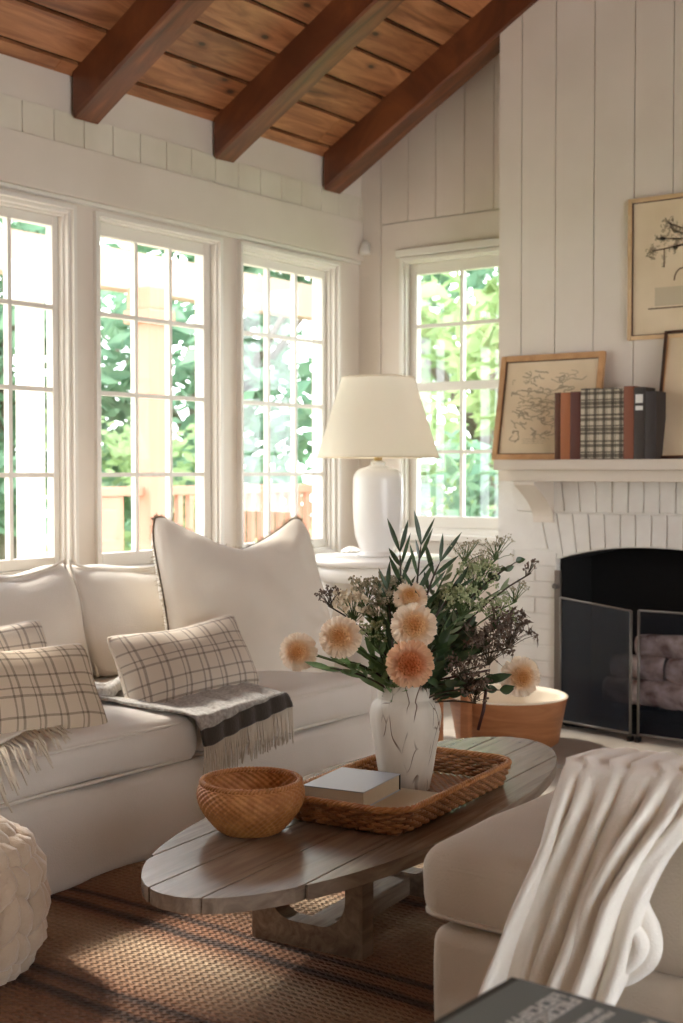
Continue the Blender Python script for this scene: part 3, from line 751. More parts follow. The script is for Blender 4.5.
# ---- pillows: local x = width, z = height, y = thickness
def pillow(name, w, h, t, mat, mtx, lab, ear=.05, dent=0, n=34, seed=0, trim=None, trimr=.004, gx=1, wr=.006, group=None, earlift=0, pip=None, rnd=.05, puffy=.42):
    cx = lambda u, v: 1 - ear * 1.6 * (1 - v * v) ** .8
    def outline(u, v):
        x = u * w / 2 * (1 - ear * 1.3 * (1 - v * v)); z = v * h / 2 * (1 - ear * 1.3 * (1 - u * u))
        if v > 0: z -= dent * (1 - min(1, abs(u) * 1.12) ** 1.25) * v ** 2 * h; z += earlift * h * abs(u) ** 5 * v ** 3
        x *= 1 - rnd * abs(v) ** 7; z *= 1 - rnd * .8 * abs(u) ** 7 * (1 if v > 0 else .6)
        return x, z
    root = bpy.data.objects.new(name, None); C.objects.link(root); root.matrix_world = mtx; tag(root, lab, 'pillow', group)
    m = MB()
    for sg in (-1, 1):
        def fn(a, b):
            u, v = math.sin((a - .5) * PI), math.sin((b - .5) * PI)
            x, z = outline(u, v); k = (max(0, 1 - u ** 2) ** puffy) * (max(0, 1 - v ** 2) ** puffy) * (1 - .18 * v)
            y = sg * t / 2 * k
            wv = nz((x * 1.0, z, 0), 6, seed + sg) * wr * 2 + nz((x, z, 1), 15, seed) * wr * .7
            wv += math.sin((math.atan2(v, u)) * 14 + seed) * wr * .5 * (u * u * v * v)
            return (x, y + sg * wv * k ** .5, z)
        m.grid(fn, n, n, uvf=lambda a, b: ((math.sin((a - .5) * PI)) * w / 2, math.sin((b - .5) * PI) * h / 2), flip=sg > 0)
    m.build('cover', mat, root)
    if trim or pip:
        q = random.Random(seed); pts = []
        K = 60
        for s in range(4 * K):
            e, f = divmod(s, K); f = math.sin((f / K - .5) * PI)
            u, v = ((f, 1), (1, -f), (-f, -1), (-1, f))[e]
            x, z = outline(u, v); pts.append(Vector((x, 0, z)))
        if pip: MB().tube(pts, .0045, 6, closed=True).build('piping', pip, root)
        if trim:
            tc2 = MB(); tc2.tube(pts, .0042, 5, closed=True); tc2.build('edge_cord', M['fringe_dark'], root); tm = MB()
            for s in range(len(pts)):
                p, p2 = pts[s], pts[(s + 1) % len(pts)]
                tan = (p2 - p); nn = Vector((tan.z, 0, -tan.x)); nn = -nn.normalized() if nn.dot(p) < 0 else nn.normalized()
                for j in range(5):
                    pp = p.lerp(p2, q.random()); d = (nn + Vector((q.gauss(0, .35), q.gauss(0, .6), q.gauss(0, .35)))) * trimr * 3.2 * q.uniform(.6, 1.2)
                    tm.tube([pp, pp + d], [.0014, .0007], 3, cap=False)
            tm.build('fringe_trim', trim, root)
    return root
def stand(x, y, z, lean, yaw, roll=0): return T(x, y, z) @ RZ(yaw) @ RX(-lean) @ RY(roll)
pillow('throw_pillow', .71, .64, .25, M['pillow'], stand(3.60, 3.09, .665, math.radians(20), math.radians(-14), math.radians(2)), 'large cream square cushion with frayed dark edge and peaked corners, leaning on the sofa back', ear=.035, dent=.17, seed=3, trim=plain('tan_eyelash_fringe', srgb(164, 144, 118), .9), n=44, wr=.016, earlift=.05, rnd=.10, puffy=.33)
pillow('lumbar_pillow', .54, .28, .17, M['plaid'], stand(3.10, 2.915, .515, math.radians(26), math.radians(-10), math.radians(-4)), 'oblong ivory plaid cushion lying in front of the large cream cushion', ear=.05, seed=4, wr=.008, pip=M['pillow'], dent=.04)
pillow('lumbar_pillow', .58, .30, .15, M['plaid_tan'], stand(2.37, 2.89, .515, math.radians(30), math.radians(-6), math.radians(3)), 'beige plaid cushion at the left edge, in front of its twin', ear=.05, seed=6, wr=.009, pip=M['pillow'], dent=.02)
pillow('lumbar_pillow', .54, .30, .13, M['plaid'], stand(2.36, 3.02, .56, math.radians(24), math.radians(-2), math.radians(0)), 'pale plaid cushion mostly hidden behind the beige plaid one at the left edge', ear=.06, seed=8, wr=.01, pip=M['linen'], dent=.02)

# ---- grey throw over the sofa seat
def seatz(x, y):
    best = .394
    for a, b in cush:
        if a <= x <= b:
            u = (x - (a + b) / 2) / ((b - a) / 2); v = (y - 3.1) / .40
            if abs(u) < 1 and abs(v) < 1: best = .394 + .055 * (1 - u * u) ** .6 * (1 - v * v) ** .6
    return best
def drape(path, lx, rx, n, mth_):
    pass
th = thing('sofa_throw', 'flecked grey wool throw with charcoal end band and cream fringe over the sofa seat', 'throw', (3.1, 2.9, .43)); I = T(-3.1, -2.9, -.43)
def throw_pt(u, s):
    "u across 0..1, s 0 back .. 1 lower end"
    xl = 2.70 + s * .20 ; xr = 3.16 + s * .16
    x = xl + (xr - xl) * u; total = .53; d = s * total
    yb = 3.085 + .05 * u
    edge = 2.672; over = yb - edge
    if d < over:
        y = yb - d; z = seatz(x, max(y, 2.74)) + .014
        if y < 2.75: z -= (2.75 - y) ** 2 * 2.0
    else:
        e = d - over; r = .03
        if e < r * PI / 2: y = edge - r * math.sin(e / r) * .5; z = seatz(x, 2.73) + .011 - r * (1 - math.cos(e / r)) * .9
        else: y = edge - r * .5 - .002; z = seatz(x, 2.73) + .011 - r * .9 - (e - r * PI / 2)
    w = .006 * math.sin(u * 17 + s * 6) * (.3 + s) + .006 * nz((x, y, 0), 9)
    return Vector((x, y - (abs(w) if d > over else 0), z + (abs(w) if d < over else w * .2)))
m = MB(); m.grid(lambda u, v: throw_pt(u, v * .9), 40, 50); m.build('throw_cloth', M['throw_grey'], th, mtx=I, solid=.008)
m = MB(); m.grid(lambda u, v: throw_pt(u, .9 + v * .1) + Vector((0, 0, .001)), 40, 10); m.build('end_band', M['band'], th, mtx=I, solid=.009)
m = MB(); q = random.Random(11)
for k in range(64):
    u = (k + .5) / 64; p = throw_pt(u, 1.0); L = q.uniform(.085, .12); sw = q.gauss(0, .008)
    m.tube([p, p + Vector((sw * .3, -.004, -L * .5)), p + Vector((sw, -.002 + q.gauss(0, .003), -L))], [.0028, .0026, .0016], 4)
m.build('fringe', M['fringe'], th, mtx=I)
# folds of the throw bunched behind, beside the plaid cushion
m = MB()
for k, (x0, y0, x1, y1) in enumerate(((2.76, 3.02, 3.1, 3.14), (2.72, 2.96, 3.0, 3.08))):
    m.tube([(x0 + (x1 - x0) * t / 10, y0 + (y1 - y0) * t / 10, seatz(x0, y0) + .022 + .006 * math.sin(t)) for t in range(11)], [.006] + [.02 + .003 * math.sin(t * 2) for t in range(9)] + [.006], 10)
m.build('bunched_fold', M['throw_grey'], th, mtx=I)
# left throw
th2 = thing('cream_throw', 'cream throw with thick tan fringe lying on the sofa seat at the left edge', 'throw', (2.1, 2.8, .43)); I = T(-2.1, -2.8, -.43)
A_, B_ = Vector((2.18, 2.735, .43)), Vector((2.465, 2.84, .43))
dirn = (B_ - A_).normalized()
def t2(u, s):
    p0 = A_ - dirn * .35 + dirn * u * ((B_ - A_).length + .35); back = Vector((-.45, .07, 0))
    p = p0 + back * (1 - s); p.z = seatz(p.x, min(max(p.y, 2.74), 3.4)) + .012 + .006 * math.sin(u * 12) * s + .004 * nz(p, 8)
    return p
m = MB(); m.grid(t2, 30, 20); m.build('throw_cloth', M['pillow'], th2, mtx=I, solid=.008)
m = MB()
for k in range(60):
    p = t2((k + .5) / 60, 1.0); L = q.uniform(.12, .16); d = Vector((-.32, -1, 0)).normalized() + Vector((q.gauss(0, .1), 0, 0))
    pts = []
    for j in range(5):
        r_ = p + d * L * j / 4
        r_.z = (seatz(r_.x, max(r_.y, 2.74)) + .008 if r_.y > 2.70 else seatz(r_.x, 2.74) + .008 - (2.70 - r_.y) * .9) + .003
        pts.append(r_)
    m.tube(pts, [.0032] * 4 + [.002], 4)
m.build('fringe', M['fringe'], th2, mtx=I)

# ---- knitted pouf
po = thing('knitted_pouf', 'round chunky knitted ivory pouf at the left edge in front of the sofa', 'pouf', (1.82, 2.455, .004))
PR, PH = .198, .325
def pf(th_, ph, k=1.0):
    "ph 0 bottom .. 1 top"
    a = (ph - .5) * PI; c_, s_ = math.cos(a), math.sin(a)
    r = PR * (abs(c_) ** .55); z = PH / 2 + PH / 2 * (abs(s_) ** .8) * (1 if s_ > 0 else -1)
    return Vector((r * math.cos(th_) * k, r * math.sin(th_) * k, z * 1.0))
MB().grid(lambda u, v: pf(2 * PI * u, .01 + v * 0.98, .95), 40, 24, cu=True).build('pouf_core', M['wool'], po)
m = MB(); rows = 7; cols = 13
for r in range(rows):
    ph = .13 + .74 * r / (rows - 1) if rows > 1 else .5
    ncol = cols if .2 < ph < .8 else 9
    for c_ in range(ncol):
        for sg in (-1, 1):
            thc = 2 * PI * (c_ + .5 + sg * .24) / ncol; ph0, ph1 = ph - .095, ph + .095
            a = pf(thc + sg * .13, ph1, 1.0); b = pf(thc - sg * .06, ph0, 1.0); mid = pf(thc + sg * .03, ph, 1.03)
            m.tube([a.lerp(mid, -.1), a.lerp(mid, .5), mid, mid.lerp(b, .5), b], [.010, .026, .031, .026, .010], 9)
m.build('knit_stitches', M['wool'], po)
m = MB()
for r, (n_, ph) in enumerate(((9, .93), (6, .975))):
    for c_ in range(n_):
        t0 = 2 * PI * c_ / n_; a = pf(t0, ph); b = pf(t0 + 2 * PI / n_ * .9, ph + .01)
        m.tube([a, a.lerp(b, .5) + Vector((0, 0, .012)), b], [.01, .024, .01], 8)
m.build('top_stitches', M['wool'], po)

# ---- coffee table
TR = .1; TC = Vector((2.72, 1.872, 0)); TZ = .31
tb = thing('coffee_table', 'low oval weathered wood coffee table with plank top on trestle legs', 'coffee table', TC + Vector((0, 0, .01)), TR)
TA, TB_ = .88, .305
def ty(x): 
    k = min(1, abs(x / TA)); return TB_ * (1 - k ** 2.3) ** (1 / 2.0)
m = MB(); cuts = [-.34, -.195, -.065, .065, .195, .34]
NP = 60
for a, b in zip(cuts[:-1], cuts[1:]):
    a2, b2 = a + .0016, b - .0016
    xs_ = [TA * math.sin((k / NP - .5) * PI) for k in range(NP + 1)]
    top = []; 
    for x in xs_:
        y = ty(x); lo, hi = max(a2, -y), min(b2, y)
        if hi > lo + 1e-4: top.append((x, lo, hi))
    if len(top) < 2: continue
    i = len(m.v)
    for (x, lo, hi) in top:
        m.v += [Vector((x, lo, TZ - .01)), Vector((x, hi, TZ - .01)), Vector((x, lo, TZ - .01 - .032)), Vector((x, hi, TZ - .01 - .032))]
    n_ = len(top)
    for k in range(n_ - 1):
        p = i + 4 * k; q_ = p + 4
        m.f += [(p, q_, q_ + 1, p + 1), (p + 2, p + 3, q_ + 3, q_ + 2), (p, p + 2, q_ + 2, q_), (p + 1, q_ + 1, q_ + 3, p + 3)]
    m.f += [(i, i + 1, i + 3, i + 2), (i + 4 * (n_ - 1), i + 4 * (n_ - 1) + 2, i + 4 * (n_ - 1) + 3, i + 4 * (n_ - 1) + 1)]
m.build('plank_top', M['table'], tb, smooth=False, bevel=.003)
zt_ = TZ - .043
for sx in (-1, 1):
    x = sx * .235 - .04; cy_ = .045; th_ = .026; r_ = .07; yo, yi = .155, .108; zb_, hb = .0, .06
    # U shaped trestle: floor bar across the table, two posts, rounded inner corners
    outl = [(-yo, 0), (yo, 0), (yo, zt_), (yi, zt_), (yi, hb + r_)] + [(yi - r_ + r_ * math.cos(PI / 2 * k / 8), hb + r_ - r_ * math.sin(PI / 2 * k / 8)) for k in range(1, 9)]
    outl += [(-yi + r_ - r_ * math.sin(PI / 2 * k / 8), hb + r_ - r_ * math.cos(PI / 2 * k / 8)) for k in range(0, 9)] + [(-yi, zt_), (-yo, zt_)]
    m = MB(); n_ = len(outl)
    for xx in (x - th_, x + th_): m.v += [Vector((xx, p[0] + cy_, p[1])) for p in outl]
    m.f.append(tuple(range(n_))[::-1]); m.f.append(tuple(range(n_, 2 * n_)))
    for k in range(n_): m.f.append((k, (k + 1) % n_, (k + 1) % n_ + n_, k + n_))
    m.build('trestle_leg', M['table'], tb, smooth=False)
MB().box((-.249, .01, .0), (.169, .08, .05)).build('stretcher', M['table'], tb, smooth=False, bevel=.004)

# ---- woven bowl
bc = Vector((2.29, 1.95, 0)); bo = thing('woven_bowl', 'round golden woven cane bowl on the left end of the coffee table', 'bowl', (bc.x, bc.y, TZ + .001))
prof = [(.0, .0), (.056, .0), (.074, .006), (.098, .031), (.117, .060), (.124, .086), (.1205, .108), (.114, .118)]
def pcurve(pr, t):
    k = t * (len(pr) - 1); i = min(int(k), len(pr) - 2); f = k - i
    p0, p1, p2, p3 = pr[max(i - 1, 0)], pr[i], pr[i + 1], pr[min(i + 2, len(pr) - 1)]
    return tuple(.5 * ((2 * p1[j]) + (-p0[j] + p2[j]) * f + (2 * p0[j] - 5 * p1[j] + 4 * p2[j] - p3[j]) * f * f + (-p0[j] + 3 * p1[j] - 3 * p2[j] + p3[j]) * f ** 3) for j in (0, 1))
def weave(prf, nth, nrow, amp, inner):
    def fn(u, v):
        r, z = pcurve(prf, v); a = 2 * PI * u
        d = amp * math.sin(nth * a / 1.0 + PI * math.floor(v * nrow)) * abs(math.sin(PI * (v * nrow))) ** .5
        r = max(r - (.006 if inner else 0) + d, 0.0005)
        return (r * math.cos(a), r * math.sin(a), z + (.005 if inner else 0))
    return fn
m = MB(); m.grid(weave(prof, 38, 24, .0026, False), 228, 96, cu=True); m.build('woven_wall', M['cane'], bo)
m = MB(); m.grid(weave(prof, 38, 24, .0020, True), 228, 96, cu=True, flip=True); m.build('woven_inside', M['cane'], bo)
m = MB()
for ph in (0, PI):
    m.tube([(((.114) + .0035 * math.cos(40 * a + ph)) * math.cos(a), ((.114) + .0035 * math.cos(40 * a + ph)) * math.sin(a), .118 + .0035 * math.sin(40 * a + ph)) for a in [2 * PI * k / 400 for k in range(400)]], .0036, 5, closed=True)
m.build('braided_rim', M['cane'], bo)

# ---- woven tray
TXW, TYW = .605, .30
ctr = Vector((2.735, 1.82, 0)); ty_ang = .09
tr = thing('woven_tray', 'rectangular brown woven rattan tray on the coffee table under the vase', 'tray', (ctr.x + .0, ctr.y, TZ), ty_ang)
hx, hy, th_h = TXW / 2, TYW / 2, .052
def tray_loop(off, n=400):
    r = .05 + off; X, Y = hx + off, hy + off; segs = []
    per = [(X - r, Y - r, 0), (-(X - r), Y - r, 90), (-(X - r), -(Y - r), 180), (X - r, -(Y - r), 270)]
    pts = []
    for (cx, cy, a0) in per:
        for k in range(9): a = math.radians(a0 + 90 * k / 8); pts.append(Vector((cx + r * math.cos(a), cy + r * math.sin(a), 0)))
    L = [0]
    for k in range(len(pts)): L.append(L[-1] + (pts[(k + 1) % len(pts)] - pts[k]).length)
    out = []; j = 0
    for k in range(n):
        s = L[-1] * k / n
        while L[j + 1] < s: j += 1
        f = (s - L[j]) / max(1e-9, L[j + 1] - L[j]); out.append(pts[j].lerp(pts[(j + 1) % len(pts)], f))
    return out
NS = 88
base = tray_loop(0, NS * 6)
nrm = []
for k in range(len(base)):
    t = base[(k + 1) % len(base)] - base[k - 1]; nrm.append(Vector((t.y, -t.x, 0)).normalized())
m = MB()
for r in range(7):
    z = .010 + .0078 * r; fl = .002 + .018 * (r / 6)
    m.tube([base[k] + nrm[k] * (fl + (.0055) * math.cos(PI * k / 6 + PI * r)) + Vector((0, 0, z)) for k in range(len(base))], .0048, 6, closed=True)
m.build('woven_sides', M['cane_dark'], tr)
m = MB()
for k in range(0, len(base), 6): m.tube([base[k] + nrm[k] * .001 + Vector((0, 0, .003)), base[k] + nrm[k] * .019 + Vector((0, 0, .060))], .003, 5)
m.build('stakes', M['cane_dark'], tr)
m = MB()
for ph in (0, 2 * PI / 3, 4 * PI / 3):
    m.tube([base[k] + nrm[k] * (.021 + .005 * math.cos(k * .55 + ph)) + Vector((0, 0, .063 + .004 * math.sin(k * .55 + ph))) for k in range(len(base))], .0042, 5, closed=True)
m.build('plaited_rim', M['cane'], tr)
m = MB(); q = random.Random(2)
k = -hx + .006
while k < hx - .004:
    ww = .0115; yy = -hy + .004; j = 0
    m.grid(lambda u, v, k=k: (k + (u - .5) * ww, -hy + .005 + v * (2 * hy - .01), .006 + .0022 * math.sin(v * 2 * PI * 14 + PI * round(k / .0125)) + .002 * math.sin(u * PI)), 3, 112)
    k += .0125
m.grid(lambda u, v: (-hx + .004 + u * (2 * hx - .008), -hy + .004 + v * (2 * hy - .008), .002), 1, 1)
m.build('woven_bottom', M['cane_dark'], tr)

# ---- vase
VX, VY, VZ = 2.81, 1.864, TZ + .0125
va = thing('ceramic_vase', 'white crackled ceramic vase holding the bouquet, standing in the tray', 'vase', (VX, VY, VZ))
vp = [(.0, 0), (.050, 0), (.056, .004), (.063, .04), (.071, .09), (.079, .14), (.082, .17), (.078, .193), (.068, .206), (.066, .212), (.067, .236), (.068, .242), (.066, .244), (.061, .240), (.060, .21), (.07, .18), (.05, .02), (0, .016)]
m = MB()
PN = 90
m.grid(lambda u, v: (lambda rz, a: (max(rz[0], .0002) * math.cos(a) * (1 + .012 * math.sin(a * 9) * (.03 < rz[1] < .2)), max(rz[0], .0002) * math.sin(a) * (1 + .012 * math.sin(a * 9) * (.03 < rz[1] < .2)), rz[1]))(pcurve(vp, v), 2 * PI * u), 72, PN, cu=True)
m.build('vase_body', M['vase'], va, mtx=Matrix.Scale(1.13, 4))

# ---- books in the tray
def book(name, L, Wd, H, cover, mtx, lab, group=None, cat='book', spine_side=1, pages=None, spine=None, ct=.0025):
    r = bpy.data.objects.new(name, None); C.objects.link(r); r.matrix_world = mtx; tag(r, lab, cat, group)
    MB().box((-L / 2 + .003, -Wd / 2 + .003, ct), (L / 2 - .003, Wd / 2 - .003, H - ct)).build('pages', pages or M['pages'], r, smooth=False)
    MB().box((-L / 2, -Wd / 2, 0), (L / 2, Wd / 2, ct)).box((-L / 2, -Wd / 2, H - ct), (L / 2, Wd / 2, H)).build('cover', cover, r, smooth=False, bevel=.0008)
    x = spine_side * L / 2
    MB().box((min(x, x - spine_side * .004), -Wd / 2, 0), (max(x, x - spine_side * .004), Wd / 2, H)).build('spine', spine or cover, r, smooth=False, bevel=.001)
    return r
book('paperback_book', .27, .20, .022, M['pages'], T(2.60, 1.765, TZ + .0115) @ RZ(.14), 'thin cream book lying in the tray partly under the silver-grey book', ct=.002)
book('hardcover_book', .215, .165, .042, M['book_silver'], T(2.585, 1.872, TZ + .034) @ RZ(.17), 'silver-grey hardcover book lying in the woven tray beside the vase', spine=M['black'])

# ================================================================== BOUQUET
CD = 3.37                                             # distance of the vase from the viewer
mouth = Vector((VX, VY, VZ + .265))
q = random.Random(5)
def bq(px, py, dd=0): return atd(px, py, CD + dd)
def stem_path(tip, side=.0, n=8, start=None):
    s = start or mouth + Vector((q.uniform(-.035, .035), q.uniform(-.035, .035), -.09)); mid = Vector((s.x * .75 + tip.x * .25, s.y * .75 + tip.y * .25, s.z + max(.06, (tip.z - s.z)) * .6 + .03))
    return [s * (1 - t) ** 2 + mid * 2 * t * (1 - t) + tip * t * t for t in [k / n for k in range(n + 1)]]
def petal(m, base, d, nrm_, L, w, cup=.3):
    d = d.normalized(); side = d.cross(nrm_).normalized(); up = side.cross(d)
    def fn(u, v):
        wv = math.sin(PI * min(1, .12 + v * .86)) ** .6 * w; x = (u - .5) * wv
        return base + d * L * v + side * x + up * (cup * abs(u - .5) * wv * 1.2 + cup * L * .25 * v * v)
    m.grid(fn, 2, 3)
def dahlia(px, py, rpx, dd, mat, lab, face=None, n=210):
    p = bq(px, py, dd); r = rpx / FPX * (CD + dd)
    to = (CAM - p).normalized(); f = (to + (face or Vector((0, 0, .1)))).normalized()
    root = thing('dahlia', lab, 'flower', p, 0, 'dahlias in the bouquet')
    m = MB(); qq = random.Random(int(px * 7 + py))
    for k in range(n):
        t = (k + .5) / n; th_ = 1.95 * t ** .62; a = k * 2.39996
        d = Vector((math.sin(th_) * math.cos(a), math.sin(th_) * math.sin(a), math.cos(th_)))
        d = (d + Vector((qq.gauss(0, .09), qq.gauss(0, .09), qq.gauss(0, .09)))).normalized()
        rr_ = r * (.62 + .40 * min(1, t * 1.5)) if t < .5 else r * (1.02 - .1 * (t - .5))
        zoff = Vector((0, 0, -r * .25))
        base_ = zoff + d * rr_ * .42; L = rr_ * .62 * (1 if t > .1 else .9)
        axis = Vector((0, 0, 1)) if th_ > .2 else Vector((1, 0, 0))
        nn = (axis - d * axis.dot(d)).normalized() if (axis - d * axis.dot(d)).length > 1e-3 else Vector((0, 1, 0))
        petal(m, base_, d, nn, L, r * (.11 + .30 * t), cup=.7)
    m.ball((0, 0, -r * .12), r * .52, 14, 8)
    for k in range(46):
        th_ = .95 * ((k + .5) / 46) ** .5; a = k * 2.39996; d = Vector((math.sin(th_) * math.cos(a), math.sin(th_) * math.sin(a), math.cos(th_)))
        m.ball(Vector((0, 0, -r * .12)) + d * r * .55, r * .085, 6, 4, (1, 1, 1.5))
    o = m.build('flower_head', mat, root); o.scale = (1, 1, .8)
    sc = .05 / r                                      # colour ramp follows the head's own size
    o.data.transform(Matrix.Scale(sc, 4)); o.scale = (1 / sc, 1 / sc, .8 / sc)
    z = Vector((0, 0, 1)); o.rotation_mode = 'QUATERNION'; o.rotation_quaternion = z.rotation_difference(f)
    tip = p - f * r * .5
    m = MB(); pp = [x - p for x in stem_path(tip)]; m.tube(pp, .0035, 6); m.build('stem', M['stem_green'], root)
dahlia(298, 652, 19, -.10, M['petal_cream'], 'cream dahlia farthest left in the bouquet, low by the sofa seat', Vector((-.25, .1, .0)))
dahlia(340, 637, 21, -.12, M['petal_cream'], 'peach-centred cream dahlia second from the left in the bouquet', Vector((-.1, .1, .1)))
dahlia(410, 597, 17, -.03, M['petal_cream'], 'small cream dahlia at the top of the middle column of three', Vector((0, 0, .5)))
dahlia(414, 626, 23, -.13, M['petal_cream'], 'large cream dahlia in the middle of the bouquet, above the deep peach one', Vector((.05, 0, .1)))
dahlia(410, 664, 24, -.15, M['petal_peach'], 'deep peach dahlia just above the rim of the vase', Vector((0, 0, -.1)))
dahlia(521, 677, 20, -.02, M['petal_cream'], 'cream dahlia low on the right side of the bouquet above the wooden tub', Vector((.3, -.1, -.1)))
def leaf(m, p, d, up, L, w, curl=.15, n=5):
    d = d.normalized(); s = d.cross(up); s = s.normalized() if s.length > 1e-4 else d.orthogonal().normalized(); u_ = s.cross(d)
    def fn(a, b):
        ww = w * math.sin(PI * min(.999, b * .96 + .03)) ** .8 * (1 - .25 * b); x = (a - .5) * ww
        return p + d * L * b + s * x + u_ * (abs(a - .5) * ww * .35 - curl * L * b * b)
    m.grid(fn, 2, n)
def rv(s=1): return Vector((q.gauss(0, s), q.gauss(0, s), q.gauss(0, s)))
def branch(name, tip, lab, mat, L, w, npairs, group, smat='stem', frm=.35, sr=.0028, spread=1.0, side_tw=0, curl=.15):
    root = thing(name, lab, 'foliage', tip, 0, group); path = stem_path(tip, n=12); m = MB(); m.tube([p - tip for p in path], [sr] * 12 + [sr * .4], 5); m.build('stem', M[smat], root)
    m = MB()
    for k in range(npairs):
        t = frm + (1 - frm) * k / max(1, npairs - 1); f = t * 12; i = min(int(f), 11); p = path[i].lerp(path[i + 1], f - i); d = (path[i + 1] - path[i]).normalized()
        for sg in (-1, 1):
            sd = (RT * sg * spread * q.uniform(.5, 1.1) + d * .9 + F * q.gauss(0, .5) + rv(.15))
            if k == npairs - 1: sd = d + RT * sg * .3 + rv(.1)
            leaf(m, p - tip, sd, (-F + rv(.35)).normalized(), L * q.uniform(.7, 1.15), w * q.uniform(.8, 1.15), curl)
    m.build('leaves', M[mat], root)
GL = 'leafy sprays in the bouquet'
# slender dark willow-like sprays at the top
for i, (px, py, dd, lb) in enumerate(((421, 545, 0, 'slender dark leafy spray rising highest in the bouquet'), (440, 562, .03, 'slender dark leafy spray right of the highest one'), (400, 552, .02, 'slender dark leafy spray left of the highest one'), (387, 590, .0, 'narrow dark leafy spray above the small cream dahlia'), (455, 590, .0, 'narrow dark leafy spray on the right of the tall ones'))):
    branch('olive_spray', bq(px, py, dd), lb, 'leaf_dark', .085, .014, 6, GL, frm=.4, spread=.55, curl=-.05)
# mid green fill
cl = [(432, 615, .05), (448, 600, .08), (462, 628, .03), (440, 645, -.05), (455, 660, -.06), (470, 650, 0), (395, 620, .08), (380, 640, .06), (368, 655, 0), (430, 668, -.08), (385, 670, -.05), (350, 662, -.08), (330, 668, -.1), (470, 612, .1), (485, 680, -.05), (445, 684, -.08)]
nm = ['under the small cream dahlia', 'behind the large cream dahlia on the right', 'in the dark middle of the bouquet', 'right of the large cream dahlia', 'right of the deep peach dahlia', 'between the dark middle and the brown seed heads', 'left of the small cream dahlia', 'left of the large cream dahlia', 'between the two left dahlias and the vase', 'low beside the deep peach dahlia', 'left of the deep peach dahlia', 'under the second dahlia from the left', 'reaching left above the sofa seat', 'high on the right behind the umbels', 'hanging low on the right above the tub', 'drooping over the right rim of the vase']
for (px, py, dd), s in zip(cl, nm):
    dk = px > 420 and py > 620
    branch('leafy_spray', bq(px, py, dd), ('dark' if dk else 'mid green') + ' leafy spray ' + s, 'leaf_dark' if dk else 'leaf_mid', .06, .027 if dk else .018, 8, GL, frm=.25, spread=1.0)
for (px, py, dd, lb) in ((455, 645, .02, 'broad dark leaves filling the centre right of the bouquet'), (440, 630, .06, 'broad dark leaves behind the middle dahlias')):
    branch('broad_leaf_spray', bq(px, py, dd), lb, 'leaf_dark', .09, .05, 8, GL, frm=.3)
for (px, py, dd, lb) in ((366, 612, .06, 'sage green sprig behind the second dahlia from the left'), (398, 578, .06, 'sage green sprig left of the tall dark sprays'), (374, 640, .02, 'sage green sprig between the left and middle dahlias'), (446, 574, .06, 'sage green sprig behind the tall dark sprays'), (470, 590, .06, 'sage green sprig under the airy umbels'), (500, 590, .04, 'sage green sprig at the right under the corner umbel'), (360, 668, -.06, 'sage green sprig low on the left above the vase'), (392, 684, -.08, 'short sage green sprig falling over the left rim of the vase')):
    branch('sage_sprig', bq(px, py, dd), lb, 'leaf_grey' if py < 600 else 'leaf_mid', .042, .013, 11, GL, 'stem_green', frm=.3)
# eucalyptus with round leaves reaching right
branch('eucalyptus_sprig', bq(516, 562, .02), 'thin eucalyptus sprig with round leaves at the upper right edge of the bouquet', 'leaf_dark', .026, .022, 7, GL, frm=.55, spread=.9)
branch('eucalyptus_sprig', bq(500, 690, -.06), 'round-leaved sprig hanging below the brown seed heads on the right', 'leaf_dark', .035, .026, 6, GL, frm=.5, spread=.9)
branch('sage_sprig', bq(384, 600, .05), 'grey green sprig at the upper left behind the cream dahlias', 'leaf_grey', .035, .012, 9, GL, 'stem_green', frm=.4)
def umbel(px, py, rpx, dd, lab, mat, n=26, br=.0035, smat='stem_green', dome=.5, sub=7, name='umbel_flower', cat='flower', spiky=0):
    p = bq(px, py, dd); r = rpx / FPX * (CD + dd); root = thing(name, lab, cat, p, 0, 'small flower and seed heads in the bouquet')
    base = p - UP * r * .8; path = stem_path(base, n=8); m = MB(); m.tube([x - p for x in path], [.0022] * 9, 5)
    heads = []
    for k in range(n):
        a = k * 2.4; rr_ = r * math.sqrt((k + .5) / n); t = p + RT * math.cos(a) * rr_ + F * math.sin(a) * rr_ * .7 + UP * (math.sin(a * 1.7) * .55 * rr_ + dome * r * (1 - (rr_ / r) ** 2)) + rv(r * .08)
        heads.append(t); b = path[-1].lerp(path[-2], q.random() * .3); m.tube([b - p, b.lerp(t, .55) + UP * r * .08 - p, t - p], [.0011, .0009, .0007], 3, cap=False)
    m.build('stem', M[smat], root); m = MB()
    for t in heads:
        for j in range(sub):
            c_ = t + rv(r * .09)
            if spiky: m.tube([t - p, c_ - p + (c_ - t) * 1.2], [.0016, .0005], 3, cap=False)
            m.ball(c_ - p, br * q.uniform(.6, 1.2), 5, 3)
    m.build('florets', M[mat], root)
umbel(466, 548, 17, .02, 'airy umbel highest on the right of the bouquet', 'umbel', 22, .0022, sub=6, dome=.2)
umbel(498, 545, 16, .04, 'airy pale umbel at the top right corner of the bouquet', 'umbel', 20, .0022, sub=6, dome=.2)
umbel(531, 566, 9, .03, 'tiny dark umbel on the outermost right twig', 'seed', 12, .0024, smat='stem', sub=5)
umbel(478, 578, 24, .03, 'pale green umbel below the airy ones on the right', 'umbel_green', 40, .0036, sub=9)
umbel(462, 600, 20, -.02, 'pale green umbel near the centre right of the bouquet', 'umbel_green', 34, .0036, sub=9)
umbel(497, 612, 20, .0, 'grey green umbel above the brown seed heads', 'umbel_green', 32, .003, sub=7)
umbel(512, 628, 24, -.02, 'spiky brown seed head cluster farthest right', 'seed', 34, .0032, 'stem', sub=8, spiky=1)
